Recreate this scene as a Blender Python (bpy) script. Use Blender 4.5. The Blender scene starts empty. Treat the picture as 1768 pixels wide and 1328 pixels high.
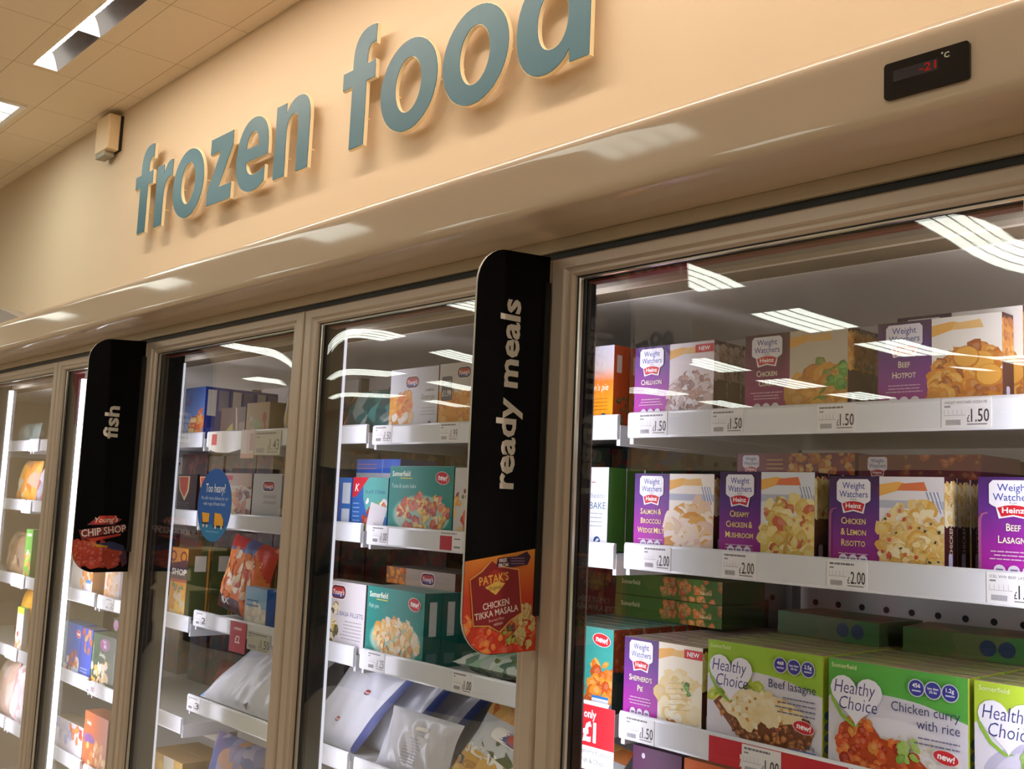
import bpy, math, random
from mathutils import Vector, Matrix
from mathutils.geometry import tessellate_polygon

SC = bpy.context.scene
COL = SC.collection
PI = math.pi

# ------------------------------------------------------------------ camera, world, exposure
cam_d = bpy.data.cameras.new('camera')
cam = bpy.data.objects.new('camera', cam_d)
COL.objects.link(cam)
RX = Vector((0.67195567, 0.73937165, 0.04248684))
UP = Vector((0.05558155, -0.10755438, 0.99264432))
FW = Vector((-0.73850272, 0.6646515, 0.1133672))
M = Matrix((RX, UP, -FW)).transposed().to_4x4()
M.translation = Vector((1.17619, -1.13107, 1.50970))
cam.matrix_world = M
cam_d.sensor_fit = 'HORIZONTAL'
cam_d.sensor_width = 36.0
cam_d.lens = 36.0 * 1797.733 / 1768.0
cam_d.clip_start = 0.02
SC.camera = cam

w = bpy.data.worlds.new('world')
SC.world = w
w.use_nodes = True
w.node_tree.nodes['Background'].inputs[0].default_value = (1.0, 0.86, 0.7, 1)
w.node_tree.nodes['Background'].inputs[1].default_value = 0.12

SC.view_settings.view_transform = 'Standard'
SC.view_settings.look = 'None'
SC.view_settings.gamma = 1.0
SC.view_settings.use_curve_mapping = False
SC.view_settings.exposure = 0.0

# lamp strengths
TROFFER = 7.2       # ceiling light panels
TUBE = 190.0        # wall-side downlight strip in the trough
CASE_LIGHT = 9.0   # freezer mullion lights

# ------------------------------------------------------------------ colours and materials
def lin(c):
    return c / 12.92 if c <= 0.04045 else ((c + 0.055) / 1.055) ** 2.4

def rgb(h):
    h = h.lstrip('#')
    return tuple(lin(int(h[i:i + 2], 16) / 255) for i in (0, 2, 4)) + (1,)

_mats = {}

def mat(name, hexc, rough=0.5, metal=0.0, vary=0.0, scale=30.0, spec=0.5, bump=0.0, coat=0.0):
    if name in _mats:
        return _mats[name]
    m = bpy.data.materials.new(name)
    m.use_nodes = True
    nt = m.node_tree
    b = nt.nodes['Principled BSDF']
    b.inputs['Base Color'].default_value = rgb(hexc)
    b.inputs['Roughness'].default_value = rough
    b.inputs['Metallic'].default_value = metal
    b.inputs['Specular IOR Level'].default_value = spec
    b.inputs['Coat Weight'].default_value = coat
    b.inputs['Coat Roughness'].default_value = 0.06
    if vary > 0 or bump > 0:
        tc = nt.nodes.new('ShaderNodeTexCoord')
        no = nt.nodes.new('ShaderNodeTexNoise')
        no.inputs['Scale'].default_value = scale
        no.inputs['Detail'].default_value = 4
        nt.links.new(tc.outputs['Object'], no.inputs['Vector'])
        if vary > 0:
            mx = nt.nodes.new('ShaderNodeMix')
            mx.data_type = 'RGBA'
            c = rgb(hexc)
            mx.inputs[6].default_value = tuple(max(0, x * (1 - vary)) for x in c[:3]) + (1,)
            mx.inputs[7].default_value = tuple(min(1, x * (1 + vary)) for x in c[:3]) + (1,)
            nt.links.new(no.outputs['Fac'], mx.inputs[0])
            nt.links.new(mx.outputs[2], b.inputs['Base Color'])
        if bump > 0:
            bp = nt.nodes.new('ShaderNodeBump')
            bp.inputs['Strength'].default_value = bump
            bp.inputs['Distance'].default_value = 0.002
            nt.links.new(no.outputs['Fac'], bp.inputs['Height'])
            nt.links.new(bp.outputs[0], b.inputs['Normal'])
    _mats[name] = m
    return m

def ink(hexc):
    """flat printed colour"""
    return mat('print_' + hexc.lstrip('#'), hexc, rough=0.42, spec=0.35)

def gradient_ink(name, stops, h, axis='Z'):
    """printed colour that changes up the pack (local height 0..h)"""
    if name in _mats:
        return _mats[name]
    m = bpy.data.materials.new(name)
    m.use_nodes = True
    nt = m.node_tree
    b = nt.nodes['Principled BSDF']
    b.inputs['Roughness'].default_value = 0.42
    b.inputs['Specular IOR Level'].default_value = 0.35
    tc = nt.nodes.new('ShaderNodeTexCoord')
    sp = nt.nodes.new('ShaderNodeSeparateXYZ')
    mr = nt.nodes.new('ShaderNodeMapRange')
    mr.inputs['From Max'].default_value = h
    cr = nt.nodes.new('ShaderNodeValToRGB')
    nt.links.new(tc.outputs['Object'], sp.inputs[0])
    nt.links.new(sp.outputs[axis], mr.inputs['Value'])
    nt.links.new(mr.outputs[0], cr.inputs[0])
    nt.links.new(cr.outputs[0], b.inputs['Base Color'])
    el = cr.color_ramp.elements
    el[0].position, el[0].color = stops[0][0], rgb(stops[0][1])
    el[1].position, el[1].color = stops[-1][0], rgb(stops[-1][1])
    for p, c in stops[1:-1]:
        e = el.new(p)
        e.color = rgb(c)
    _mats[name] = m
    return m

def mottle(name, hexes, scale=60.0, rough=0.45):
    """irregular patches of several printed colours"""
    if name in _mats:
        return _mats[name]
    m = bpy.data.materials.new(name)
    m.use_nodes = True
    nt = m.node_tree
    b = nt.nodes['Principled BSDF']
    b.inputs['Roughness'].default_value = rough
    b.inputs['Specular IOR Level'].default_value = 0.3
    tc = nt.nodes.new('ShaderNodeTexCoord')
    n1 = nt.nodes.new('ShaderNodeTexNoise')
    n1.inputs['Scale'].default_value = scale * 0.6
    mixv = nt.nodes.new('ShaderNodeVectorMath')
    mixv.operation = 'MULTIPLY_ADD'
    mixv.inputs[1].default_value = (0.03, 0.03, 0.03)
    vo = nt.nodes.new('ShaderNodeTexVoronoi')
    vo.inputs['Scale'].default_value = scale
    sep = nt.nodes.new('ShaderNodeSeparateColor')
    cr = nt.nodes.new('ShaderNodeValToRGB')
    nt.links.new(tc.outputs['Object'], n1.inputs['Vector'])
    nt.links.new(n1.outputs['Color'], mixv.inputs[0])
    nt.links.new(tc.outputs['Object'], mixv.inputs[2])
    nt.links.new(mixv.outputs[0], vo.inputs['Vector'])
    nt.links.new(vo.outputs['Color'], sep.inputs[0])
    nt.links.new(sep.outputs[0], cr.inputs[0])
    nt.links.new(cr.outputs[0], b.inputs['Base Color'])
    el = cr.color_ramp.elements
    n = len(hexes)
    el[0].position, el[0].color = 0.1, rgb(hexes[0])
    el[1].position, el[1].color = 0.9, rgb(hexes[-1])
    for i, c in enumerate(hexes[1:-1], 1):
        e = el.new(0.1 + 0.8 * i / (n - 1))
        e.color = rgb(c)
    _mats[name] = m
    return m

def emit(name, hexc, strength):
    if name in _mats:
        return _mats[name]
    m = bpy.data.materials.new(name)
    m.use_nodes = True
    nt = m.node_tree
    nt.nodes.clear()
    o = nt.nodes.new('ShaderNodeOutputMaterial')
    e = nt.nodes.new('ShaderNodeEmission')
    e.inputs[0].default_value = rgb(hexc)
    e.inputs[1].default_value = strength
    nt.links.new(e.outputs[0], o.inputs[0])
    _mats[name] = m
    return m

def glass_mat(name, f0=0.07, tint=0.975, rough=0.0):
    """thin clear sheet: see-through, with a mirror reflection that grows at grazing angles"""
    if name in _mats:
        return _mats[name]
    m = bpy.data.materials.new(name)
    m.use_nodes = True
    nt = m.node_tree
    nt.nodes.clear()
    N = nt.nodes.new
    o = N('ShaderNodeOutputMaterial')
    tr = N('ShaderNodeBsdfTransparent')
    tr.inputs[0].default_value = (tint, tint, tint * 0.985, 1)
    gl = N('ShaderNodeBsdfGlossy')
    gl.inputs['Roughness'].default_value = rough
    gl.inputs['Color'].default_value = (1, 1, 1, 1)
    g = N('ShaderNodeNewGeometry')
    dt = N('ShaderNodeVectorMath'); dt.operation = 'DOT_PRODUCT'
    nt.links.new(g.outputs['Normal'], dt.inputs[0])
    nt.links.new(g.outputs['Incoming'], dt.inputs[1])
    ab = N('ShaderNodeMath'); ab.operation = 'ABSOLUTE'
    nt.links.new(dt.outputs['Value'], ab.inputs[0])
    su = N('ShaderNodeMath'); su.operation = 'SUBTRACT'; su.inputs[0].default_value = 1.0
    nt.links.new(ab.outputs[0], su.inputs[1])
    pw = N('ShaderNodeMath'); pw.operation = 'POWER'; pw.inputs[1].default_value = 5.0
    nt.links.new(su.outputs[0], pw.inputs[0])
    ma = N('ShaderNodeMath'); ma.operation = 'MULTIPLY_ADD'; ma.use_clamp = True
    ma.inputs[1].default_value = 1 - f0; ma.inputs[2].default_value = f0
    nt.links.new(pw.outputs[0], ma.inputs[0])
    mx = N('ShaderNodeMixShader')
    nt.links.new(ma.outputs[0], mx.inputs[0])
    nt.links.new(tr.outputs[0], mx.inputs[1])
    nt.links.new(gl.outputs[0], mx.inputs[2])
    nt.links.new(mx.outputs[0], o.inputs[0])
    _mats[name] = m
    return m

# ------------------------------------------------------------------ mesh helpers
class MB:
    def __init__(self):
        self.v, self.f, self.m, self.mats = [], [], [], []

    def mi(self, material):
        if material not in self.mats:
            self.mats.append(material)
        return self.mats.index(material)

    def face(self, pts, material):
        i = len(self.v)
        self.v.extend(tuple(p) for p in pts)
        self.f.append(tuple(range(i, i + len(pts))))
        self.m.append(self.mi(material))

    def faces(self, verts, faces, material):
        i = len(self.v)
        self.v.extend(tuple(p) for p in verts)
        k = self.mi(material)
        for f in faces:
            self.f.append(tuple(i + a for a in f))
            self.m.append(k)

    def box(self, x0, x1, y0, y1, z0, z1, material, mats=None):
        """mats: optional dict of face -> material for '-x','+x','-y','+y','-z','+z'"""
        V = [(x0, y0, z0), (x1, y0, z0), (x1, y1, z0), (x0, y1, z0),
             (x0, y0, z1), (x1, y0, z1), (x1, y1, z1), (x0, y1, z1)]
        F = {'-z': (0, 3, 2, 1), '+z': (4, 5, 6, 7), '-y': (0, 1, 5, 4),
             '+x': (1, 2, 6, 5), '+y': (2, 3, 7, 6), '-x': (3, 0, 4, 7)}
        i = len(self.v)
        self.v.extend(V)
        for k, f in F.items():
            self.f.append(tuple(i + a for a in f))
            self.m.append(self.mi((mats or {}).get(k, material)))

    def prism(self, poly, fn, d0, d1, material, cap=None):
        """poly: 2D outline (ccw); fn(a, b, d) -> xyz; capped extrusion between d0 and d1"""
        n = len(poly)
        V = [fn(a, b, d0) for a, b in poly] + [fn(a, b, d1) for a, b in poly]
        F = [(i, (i + 1) % n, n + (i + 1) % n, n + i) for i in range(n)]
        self.faces(V, F, material)
        tess = tessellate_polygon([[Vector((a, b, 0)) for a, b in poly]])
        self.faces(V[:n], [tuple(t) for t in tess], cap or material)
        self.faces(V[n:], [tuple(reversed(t)) for t in tess], cap or material)

    def sweep(self, profile, x0, x1, material, closed=False, caps=False):
        """profile of (y, z) swept along x"""
        n = len(profile)
        V = [(x0, y, z) for y, z in profile] + [(x1, y, z) for y, z in profile]
        F = [(i, i + 1, n + i + 1, n + i) for i in range(n - 1)]
        if closed:
            F.append((n - 1, 0, n, 2 * n - 1))
        if caps:
            F += [tuple(range(n)), tuple(range(2 * n - 1, n - 1, -1))]
        self.faces(V, F, material)

    def ring(self, x0, x1, z0, z1, profile, mats, kt=1.0):
        """picture-frame ring with mitred corners; profile is a list of (inset, y)"""
        loops = []
        for ins, y in profile:
            loops.append([(x0 + ins, y, z0 + ins), (x1 - ins, y, z0 + ins), (x1 - ins, y, z1 - ins * kt), (x0 + ins, y, z1 - ins * kt)])
        for k in range(len(profile) - 1):
            a, b = loops[k], loops[k + 1]
            for i in range(4):
                j = (i + 1) % 4
                self.face([a[i], a[j], b[j], b[i]], mats[k] if isinstance(mats, list) else mats)

    def build(self, name, parent=None, smooth=False, loc=None, rot=None, bevel=0.0, angle=None):
        me = bpy.data.meshes.new(name)
        me.from_pydata(self.v, [], self.f)
        for m in self.mats:
            me.materials.append(m)
        me.polygons.foreach_set('material_index', self.m)
        if smooth:
            me.polygons.foreach_set('use_smooth', [True] * len(me.polygons))
        me.update()
        o = bpy.data.objects.new(name, me)
        COL.objects.link(o)
        if parent is not None:
            o.parent = parent
        if loc is not None:
            o.location = loc
        if rot is not None:
            o.rotation_euler = rot
        if bevel > 0:
            b = o.modifiers.new('bevel', 'BEVEL')
            b.width = bevel
            b.segments = 2
            b.limit_method = 'ANGLE'
        return o

def tag(o, label, cat, group=None):
    o['label'] = label
    o['category'] = cat
    if group:
        o['group'] = group
    return o

def empty(name, loc=(0, 0, 0), rot=(0, 0, 0)):
    o = bpy.data.objects.new(name, None)
    o.location = loc
    o.rotation_euler = rot
    o.empty_display_size = 0.05
    COL.objects.link(o)
    return o

def structure(o):
    o['kind'] = 'structure'
    return o

_txt = {}

def text_shape(s, bold=0.0, shear=0.0):
    key = (s, round(bold, 4), round(shear, 3))
    if key in _txt:
        return _txt[key]
    cd = bpy.data.curves.new('type', 'FONT')
    cd.body = s
    cd.size = 1.0
    cd.offset = bold
    cd.shear = shear
    cd.resolution_u = 2
    ob = bpy.data.objects.new('type', cd)
    me = bpy.data.meshes.new_from_object(ob)
    V = [(v.co.x, v.co.y) for v in me.vertices]
    F = [tuple(p.vertices) for p in me.polygons]
    bpy.data.objects.remove(ob)
    bpy.data.curves.remove(cd)
    bpy.data.meshes.remove(me)
    if not V:
        V = [(0, 0)]
    x0 = min(a for a, b in V)
    x1 = max(a for a, b in V)
    V = [(a - x0, b) for a, b in V]
    _txt[key] = (V, F, x1 - x0)
    return _txt[key]

class P:
    """prints flat shapes onto a surface of a mesh: fn(s, t, lift) -> xyz"""
    def __init__(self, mb, fn, lift=0.00012, step=0.000005, clip=None):
        self.mb, self.fn, self.l, self.step, self.clip = mb, fn, lift, step, clip

    def _c(self, a, b):
        if self.clip:
            x0, y0, x1, y1 = self.clip
            return min(max(a, x0), x1), min(max(b, y0), y1)
        return a, b

    def poly(self, pts, material):
        pts = [self._c(a, b) for a, b in pts]
        self.l += self.step
        V = [self.fn(a, b, self.l) for a, b in pts]
        t = tessellate_polygon([[Vector((a, b, 0)) for a, b in pts]])
        self.mb.faces(V, [tuple(x) for x in t], material)

    def rect(self, x, y, w, h, material):
        self.poly([(x, y), (x + w, y), (x + w, y + h), (x, y + h)], material)

    def ell(self, cx, cy, rx, ry, material, n=24, a=0.0):
        ca, sa = math.cos(a), math.sin(a)
        self.poly([(cx + rx * math.cos(2 * PI * i / n) * ca - ry * math.sin(2 * PI * i / n) * sa,
                    cy + rx * math.cos(2 * PI * i / n) * sa + ry * math.sin(2 * PI * i / n) * ca) for i in range(n)], material)

    def rrect(self, x, y, w, h, r, material):
        pts = []
        for cx, cy, a0 in ((x + w - r, y + r, -90), (x + w - r, y + h - r, 0), (x + r, y + h - r, 90), (x + r, y + r, 180)):
            for k in range(5):
                a = math.radians(a0 + 22.5 * k)
                pts.append((cx + r * math.cos(a), cy + r * math.sin(a)))
        self.poly(pts, material)

    def text(self, s, x, y, size, material, align='l', bold=0.0, sx=1.0, shear=0.0, rot=0.0, arc=0.0, fit=None):
        V, F, wd = text_shape(s, bold, shear)
        if fit:
            sx = fit / (wd * size)
        self.l += self.step
        ox = {'l': 0, 'c': -wd / 2, 'r': -wd}[align]
        ca, sa = math.cos(rot), math.sin(rot)
        out = []
        for a, b in V:
            a2, b2 = (a + ox) * size * sx, b * size
            if arc:
                b2 += arc * (a2 / (wd * size * sx / 2)) ** 2 if align == 'c' else 0
            p, q = x + a2 * ca - b2 * sa, y + a2 * sa + b2 * ca
            out.append(self.fn(p, q, self.l))
        self.mb.faces(out, F, material)

    def caps(self, s, x, y, size, material, align='c', bold=0.012, sx=1.0):
        """small capitals: first letter of each word larger"""
        parts = []
        tot = 0
        for wi, word in enumerate(s.split(' ')):
            if wi:
                tot += size * 0.24 * sx
            a = text_shape(word[0], bold)[2] * size * sx
            parts.append((word[0], tot, size))
            tot += a + size * 0.05 * sx
            if len(word) > 1:
                s2 = size * 0.8
                b = text_shape(word[1:].upper(), bold)[2] * s2 * sx
                parts.append((word[1:].upper(), tot, s2))
                tot += b
        o = {'l': 0, 'c': -tot / 2, 'r': -tot}[align]
        for t, dx, sz in parts:
            self.text(t, x + o + dx, y, sz, material, bold=bold, sx=sx)

    def lines(self, x, y, w, n, dy, th, material, align='l', seed=0):
        """rows of type too small to read: runs of short dashes"""
        r = random.Random(seed + n)
        for i in range(n):
            ww = w * r.uniform(0.72, 1.0)
            x0 = {'l': x, 'c': x - ww / 2, 'r': x - ww}[align]
            a = 0
            while a < ww:
                d = min(r.uniform(0.06, 0.16) * w, ww - a)
                self.rect(x0 + a, y - i * dy, d * 0.86, th, material)
                a += d

    def blobs(self, x0, y0, x1, y1, hexes, n, r, seed=1, inside=None, jag=0.3, shade=True):
        """heap of irregular food pieces"""
        rd = random.Random(seed)
        pts = []
        k = 0
        while len(pts) < n and k < n * 20:
            k += 1
            a, b = rd.uniform(x0, x1), rd.uniform(y0, y1)
            if inside is None or inside(a, b):
                pts.append((a, b))
        pts.sort(key=lambda p: -p[1])
        keep = self.clip
        self.clip = keep or (x0, y0, x1, y1)
        for a, b in pts:
            rr = r * rd.uniform(0.6, 1.25)
            ph = rd.uniform(0, 6.28)
            el = rd.uniform(0.6, 1.0)
            q = [(rr * math.cos(t), rr * el * math.sin(t)) for t in [2 * PI * i / 9 for i in range(9)]]
            q = [(u * (1 + rd.uniform(-jag, jag)), v * (1 + rd.uniform(-jag, jag))) for u, v in q]
            c, s = math.cos(ph), math.sin(ph)
            c0 = rd.choice(hexes)
            self.poly([(a + u * c - v * s, b + u * s + v * c) for u, v in q], ink(c0))
            if shade:
                self.poly([(a + rr * .15 + (u * c - v * s) * .5, b + rr * .2 + (u * s + v * c) * .45) for u, v in q], ink(tint(c0, 0.22)))
        self.clip = keep

def tint(h, k):
    h = h.lstrip('#')
    v = [int(h[i:i + 2], 16) for i in (0, 2, 4)]
    v = [int(c + (255 - c) * k) if k > 0 else int(c * (1 + k)) for c in v]
    v = [min(255, (c // 12) * 12) for c in v]
    return '%02x%02x%02x' % tuple(v)

def copy_thing(o, dx=0, dy=0, dz=0, label=None, group=None, drot=0):
    c = o.copy()
    COL.objects.link(c)
    c.location = (o.location[0] + dx, o.location[1] + dy, o.location[2] + dz)
    c.rotation_euler = (o.rotation_euler[0], o.rotation_euler[1], o.rotation_euler[2] + drot)
    if label:
        c['label'] = label
    if group:
        c['group'] = group
    for ch in o.children:
        d = ch.copy()
        COL.objects.link(d)
        d.parent = c
        for g in ch.children:
            e = g.copy()
            COL.objects.link(e)
            e.parent = d
    return c

def row_behind(o, n, dy, label, group, jit=0.0012, seed=3):
    rd = random.Random(seed)
    dy += 0.0015
    for k in range(1, n + 1):
        copy_thing(o, rd.uniform(-jit, jit), dy * k, 0, label, group)

# shared materials
M_WALL = mat('cream_wall_paint', 'dcc8ab', 0.75, vary=0.03, scale=3)
M_CEIL = None
M_FASCIA = mat('champagne_enamel', 'c3ac93', 0.5, vary=0.02, scale=2, spec=0.25, coat=0.7)
M_RAIL = mat('beige_rail', 'b3a084', 0.35)
M_ALU = mat('champagne_anodised_frame', 'bba998', 0.34, metal=0.2, vary=0.03, scale=14)
M_STEEL = mat('bright_trim', 'd8d6d0', 0.2, metal=0.8)
M_BLACK = mat('black_rubber', '0b0b0c', 0.5)
M_DARK = mat('dark_mullion', '1d1c1e', 0.25)
M_RED = mat('red_brown_gasket', '7a3526', 0.5)
M_GREY = mat('grey_inner_frame', '8e8778', 0.4)
M_GRILLE = mat('brown_honeycomb', '84735a', 0.6, vary=0.35, scale=420)
M_LINER = mat('pale_liner', 'f2ece2', 0.35, vary=0.02, scale=4)
M_SHELF = mat('white_shelf_steel', 'd8d8d8', 0.35, vary=0.02, scale=9)
M_STRIP = mat('white_price_strip', 'e4e6ea', 0.14, spec=0.6)
M_GLASS = glass_mat('door_glass')
M_PANEL = emit('ceiling_light_panel', 'fbfff2', TROFFER)
M_TUBE = emit('warm_tube', 'ffebd6', TUBE)
M_BLADE = emit('lit_blade', 'fffdf6', 1.5)
M_WHITE = ink('f2f2f0')
M_CARD = ink('e9e6e0')

# ------------------------------------------------------------------ the room
YW = 0.23       # wall behind the canopy
ZC = 2.86       # ceiling
XL, XR, YF = -13.0, 4.0, -11.5

def ceiling_mat():
    m = bpy.data.materials.new('ceiling_tiles')
    m.use_nodes = True
    nt = m.node_tree
    b = nt.nodes['Principled BSDF']
    b.inputs['Roughness'].default_value = 0.9
    tc = nt.nodes.new('ShaderNodeTexCoord')
    mp = nt.nodes.new('ShaderNodeMapping')
    mp.inputs['Location'].default_value = (0.05, 0.01, 0)
    br = nt.nodes.new('ShaderNodeTexBrick')
    br.offset = 0.0
    br.inputs['Color1'].default_value = rgb('eddcc2')
    br.inputs['Color2'].default_value = rgb('e9d7bc')
    br.inputs['Mortar'].default_value = rgb('b8a486')
    br.inputs['Scale'].default_value = 1.0
    br.inputs['Mortar Size'].default_value = 0.0016
    br.inputs['Mortar Smooth'].default_value = 0.3
    br.inputs['Brick Width'].default_value = 0.38
    br.inputs['Row Height'].default_value = 0.19
    nt.links.new(tc.outputs['Object'], mp.inputs['Vector'])
    nt.links.new(mp.outputs[0], br.inputs['Vector'])
    nt.links.new(br.outputs['Color'], b.inputs['Base Color'])
    return m
M_CEIL = ceiling_mat()
M_FLOOR = mat('shop_floor_vinyl', 'd6c7b2', 0.3, vary=0.05, scale=4)
M_FARWALL = mat('far_wall_paint', 'd9c7ab', 0.7)

b = MB(); b.box(XL, XR, YF, 1.2, -0.1, 0.0, M_FLOOR); structure(b.build('floor'))
TX0, TX1, TY0, TY1 = -2.31, 2.6, -0.145, -0.068
b = MB()
for a in ((XL, XR, YF, TY0), (XL, XR, TY1, 1.2), (XL, TX0, TY0, TY1), (TX1, XR, TY0, TY1)):
    b.box(a[0], a[1], a[2], a[3], ZC, ZC + 0.015, M_CEIL)
structure(b.build('ceiling'))
b = MB(); b.box(XL, XR, YW, YW + 0.08, 2.0, ZC, M_WALL); structure(b.build('wall_back'))
b = MB(); b.box(XL, XR, YF - 0.1, YF, 0, ZC, M_FARWALL); structure(b.build('wall_front'))
b = MB(); b.box(XL - 0.1, XL, YF, 1.2, 0, ZC, M_FARWALL); structure(b.build('wall_left'))
b = MB(); b.box(XR, XR + 0.1, YF, 1.2, 0, ZC, M_FARWALL); structure(b.build('wall_right'))

# recessed wall-side light: parabolic trough, white blades and a tube
def trough_profile(k=0.0, n=10):
    yc = (TY0 + TY1) / 2
    hw = (TY1 - TY0) / 2 - k
    H = 0.066 - k
    out = []
    for i in range(n + 1):
        t = -1 + 2 * i / n
        out.append((yc + hw * math.copysign(abs(t) ** 0.8, t), ZC + H * (1 - t * t)))
    return out
M_MIRROR = mat('satin_reflector', '8c837e', 0.3, metal=0.8)
t = empty('trough_light', (0, 0, 0))
tag(t, 'mirrored recessed trough light with white cross blades in the ceiling above the sign', 'light fitting')
b = MB(); b.sweep(trough_profile(), TX0, TX1, M_MIRROR); b.build('reflector', t, smooth=True)
x = TX0
while x < TX1 - 0.1:
    b = MB()
    pr = trough_profile(0.0015)
    b.prism(pr, lambda a, c, d: (d, a, c), x, x + 0.004, M_BLADE)
    b.build('blade', t)
    x += 0.372
b = MB()
b.box(TX0 + 0.03, TX1 - 0.03, -0.1445, -0.1335, ZC + 0.0025, ZC + 0.007, M_WHITE, {'-z': M_TUBE})
b.build('tube', t)

# ceiling panels
def make_troffer():
    r = empty('ceiling_light', (0, 0, ZC))
    W, D = 0.46, 0.86
    b = MB(); b.ring(-W / 2, W / 2, -D / 2, D / 2, [(0, 0), (0, -0.006), (0.02, -0.006), (0.02, -0.001)], M_WHITE)
    # ring() builds in xz; lay it flat
    b.v = [(x, z, y) for x, y, z in b.v]
    b.build('frame', r)
    b = MB(); b.box(-W / 2 + 0.02, W / 2 - 0.02, -D / 2 + 0.02, D / 2 - 0.02, -0.003, -0.0005, M_PANEL); b.build('diffuser', r)
    for k in (-1, 0, 1):
        b = MB(); b.box(k * 0.105 - 0.004, k * 0.105 + 0.004, -D / 2 + 0.02, D / 2 - 0.02, -0.006, -0.003, ink('9a9a92')); b.build('divider', r)
    return r
tf = make_troffer()
tag(tf, 'square-edged white ceiling light panel, one of the grid over the aisle', 'light fitting', 'ceiling lights over the aisle')
first = True
for ix in range(-5, 2):
    for iy in range(0, 7):
        px, py = -1.22 + 2.0 * ix, -1.45 - 1.45 * iy
        if first:
            tf.location = (px, py, ZC); first = False
        else:
            copy_thing(tf, px - tf.location[0], py - tf.location[1])
o = copy_thing(tf, -2.95 - tf.location[0], -0.465 - tf.location[1], 0, 'bright ceiling light cut by the left edge of the picture, near the wall', None)
del o['group']

# small wall box by the ceiling
t = empty('wall_speaker', (-2.556, YW, 2.71))
tag(t, 'small pale box speaker mounted high on the wall left of the word frozen', 'speaker')
b = MB(); b.box(-0.062, 0.062, -0.05, -0.008, 0, 0.13, mat('cream_plastic', 'e8cfa6', 0.5)); b.build('housing', t, bevel=0.004)
b = MB(); b.box(-0.058, 0.066, -0.008, 0.0, 0.0, 0.128, M_BLACK); b.build('back_plate', t)
b = MB(); b.box(-0.055, 0.03, -0.046, -0.012, -0.018, 0, mat('grey_bracket', '9a9484', 0.5)); b.build('bracket', t)

# grey pack lying on the canopy ledge at the far left
b = MB()
b.prism([(-0.16, 0), (0.27, 0), (-0.01, 0.066)], lambda a, c, d: (a, d, c), 0, 0.07, mat('grey_card', '8d8378', 0.6), cap=mat('grey_card_face', '9a8f86', 0.6))
o = b.build('folded_card', loc=(-2.69, -0.07, 2.0448))
tag(o, 'small grey folded card standing on the canopy ledge at the far left', 'card')

# ------------------------------------------------------------------ sign letters
def bez(p0, p1, p2, p3, n=8):
    out = []
    for i in range(1, n + 1):
        t = i / n
        u = 1 - t
        out.append((u**3 * p0[0] + 3*u*u*t * p1[0] + 3*u*t*t * p2[0] + t**3 * p3[0],
                    u**3 * p0[1] + 3*u*u*t * p1[1] + 3*u*t*t * p2[1] + t**3 * p3[1]))
    return out

def path(s):
    tk = s.replace(',', ' ').split()
    i, cur, out = 0, None, []
    while i < len(tk):
        c = tk[i]
        if c in 'ML':
            cur = (float(tk[i + 1]), float(tk[i + 2])); out.append(cur); i += 3
        elif c == 'C':
            q = [float(x) for x in tk[i + 1:i + 7]]
            out += bez(cur, q[0:2], q[2:4], q[4:6]); cur = out[-1]; i += 7
    return out

def ellp(cx, cy, rx, ry, n=40):
    return [(cx + rx * math.cos(2 * PI * i / n), cy + ry * math.sin(2 * PI * i / n)) for i in range(n)]

GLYPH = {
    'o': [ellp(108, 101, 108, 109), ellp(108, 101, 50, 66)],
    'n': [path('M 0 0 L 58 0 L 58 118 C 58 150 74 164 92 164 C 112 164 118 150 118 124 L 118 0 L 176 0 L 176 135 C 176 180 158 208 116 208 C 88 208 66 195 54 172 L 52 203 L 0 203')],
    'r': [path('M 0 0 L 58 0 L 58 92 C 58 132 78 154 104 154 C 110 154 114 153 119 152 L 119 206 C 114 207 110 208 106 208 C 82 208 64 194 55 170 L 52 203 L 0 203')],
    'f': [path('M 42 0 L 103 0 L 103 160 L 138 160 L 138 203 L 103 203 L 103 218 C 103 240 110 250 124 250 C 129 250 132 249 136 247 L 136 294 C 128 296 120 297 110 297 C 66 297 42 270 42 222 L 42 203 L 0 203 L 0 160 L 42 160')],
    'z': [path('M 0 0 L 150 0 L 150 46 L 72 46 L 146 160 L 146 203 L 6 203 L 6 157 L 74 157 L 0 44')],
    'e': [path('M 181 84 L 58 84 C 60 54 82 40 112 40 C 134 40 152 46 168 54 L 168 12 C 150 0 128 -6 100 -6 C 38 -6 0 34 0 100 C 0 164 38 209 94 209 C 150 209 182 168 182 108 C 182 98 182 92 181 84'),
          path('M 57 122 L 128 122 C 127 150 114 168 93 168 C 72 168 59 150 57 122')],
    'd': [path('M 206 292 L 146 292 L 146 186 C 134 200 114 209 90 209 C 38 209 0 164 0 100 C 0 36 34 -6 86 -6 C 116 -6 138 6 152 28 L 154 0 L 206 0'),
          path('M 104 162 C 132 162 148 140 148 102 C 148 64 132 40 106 40 C 78 40 61 64 61 102 C 61 140 78 162 104 162')],
}

def signed(p):
    return sum(p[i][0] * p[(i + 1) % len(p)][1] - p[(i + 1) % len(p)][0] * p[i][1] for i in range(len(p)))

def offset(p, d):
    n = len(p)
    s = 1 if signed(p) > 0 else -1
    out = []
    for i in range(n):
        a, b2, c = Vector(p[i - 1]), Vector(p[i]), Vector(p[(i + 1) % n])
        e1, e2 = (b2 - a), (c - b2)
        if e1.length < 1e-9 or e2.length < 1e-9:
            out.append(p[i]); continue
        n1 = Vector((e1.y, -e1.x)).normalized() * s
        n2 = Vector((e2.y, -e2.x)).normalized() * s
        m = (n1 + n2)
        m = m.normalized() if m.length > 1e-6 else n1
        k = d / max(0.4, m.dot(n1))
        out.append((b2.x + m.x * k, b2.y + m.y * k))
    return out

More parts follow.
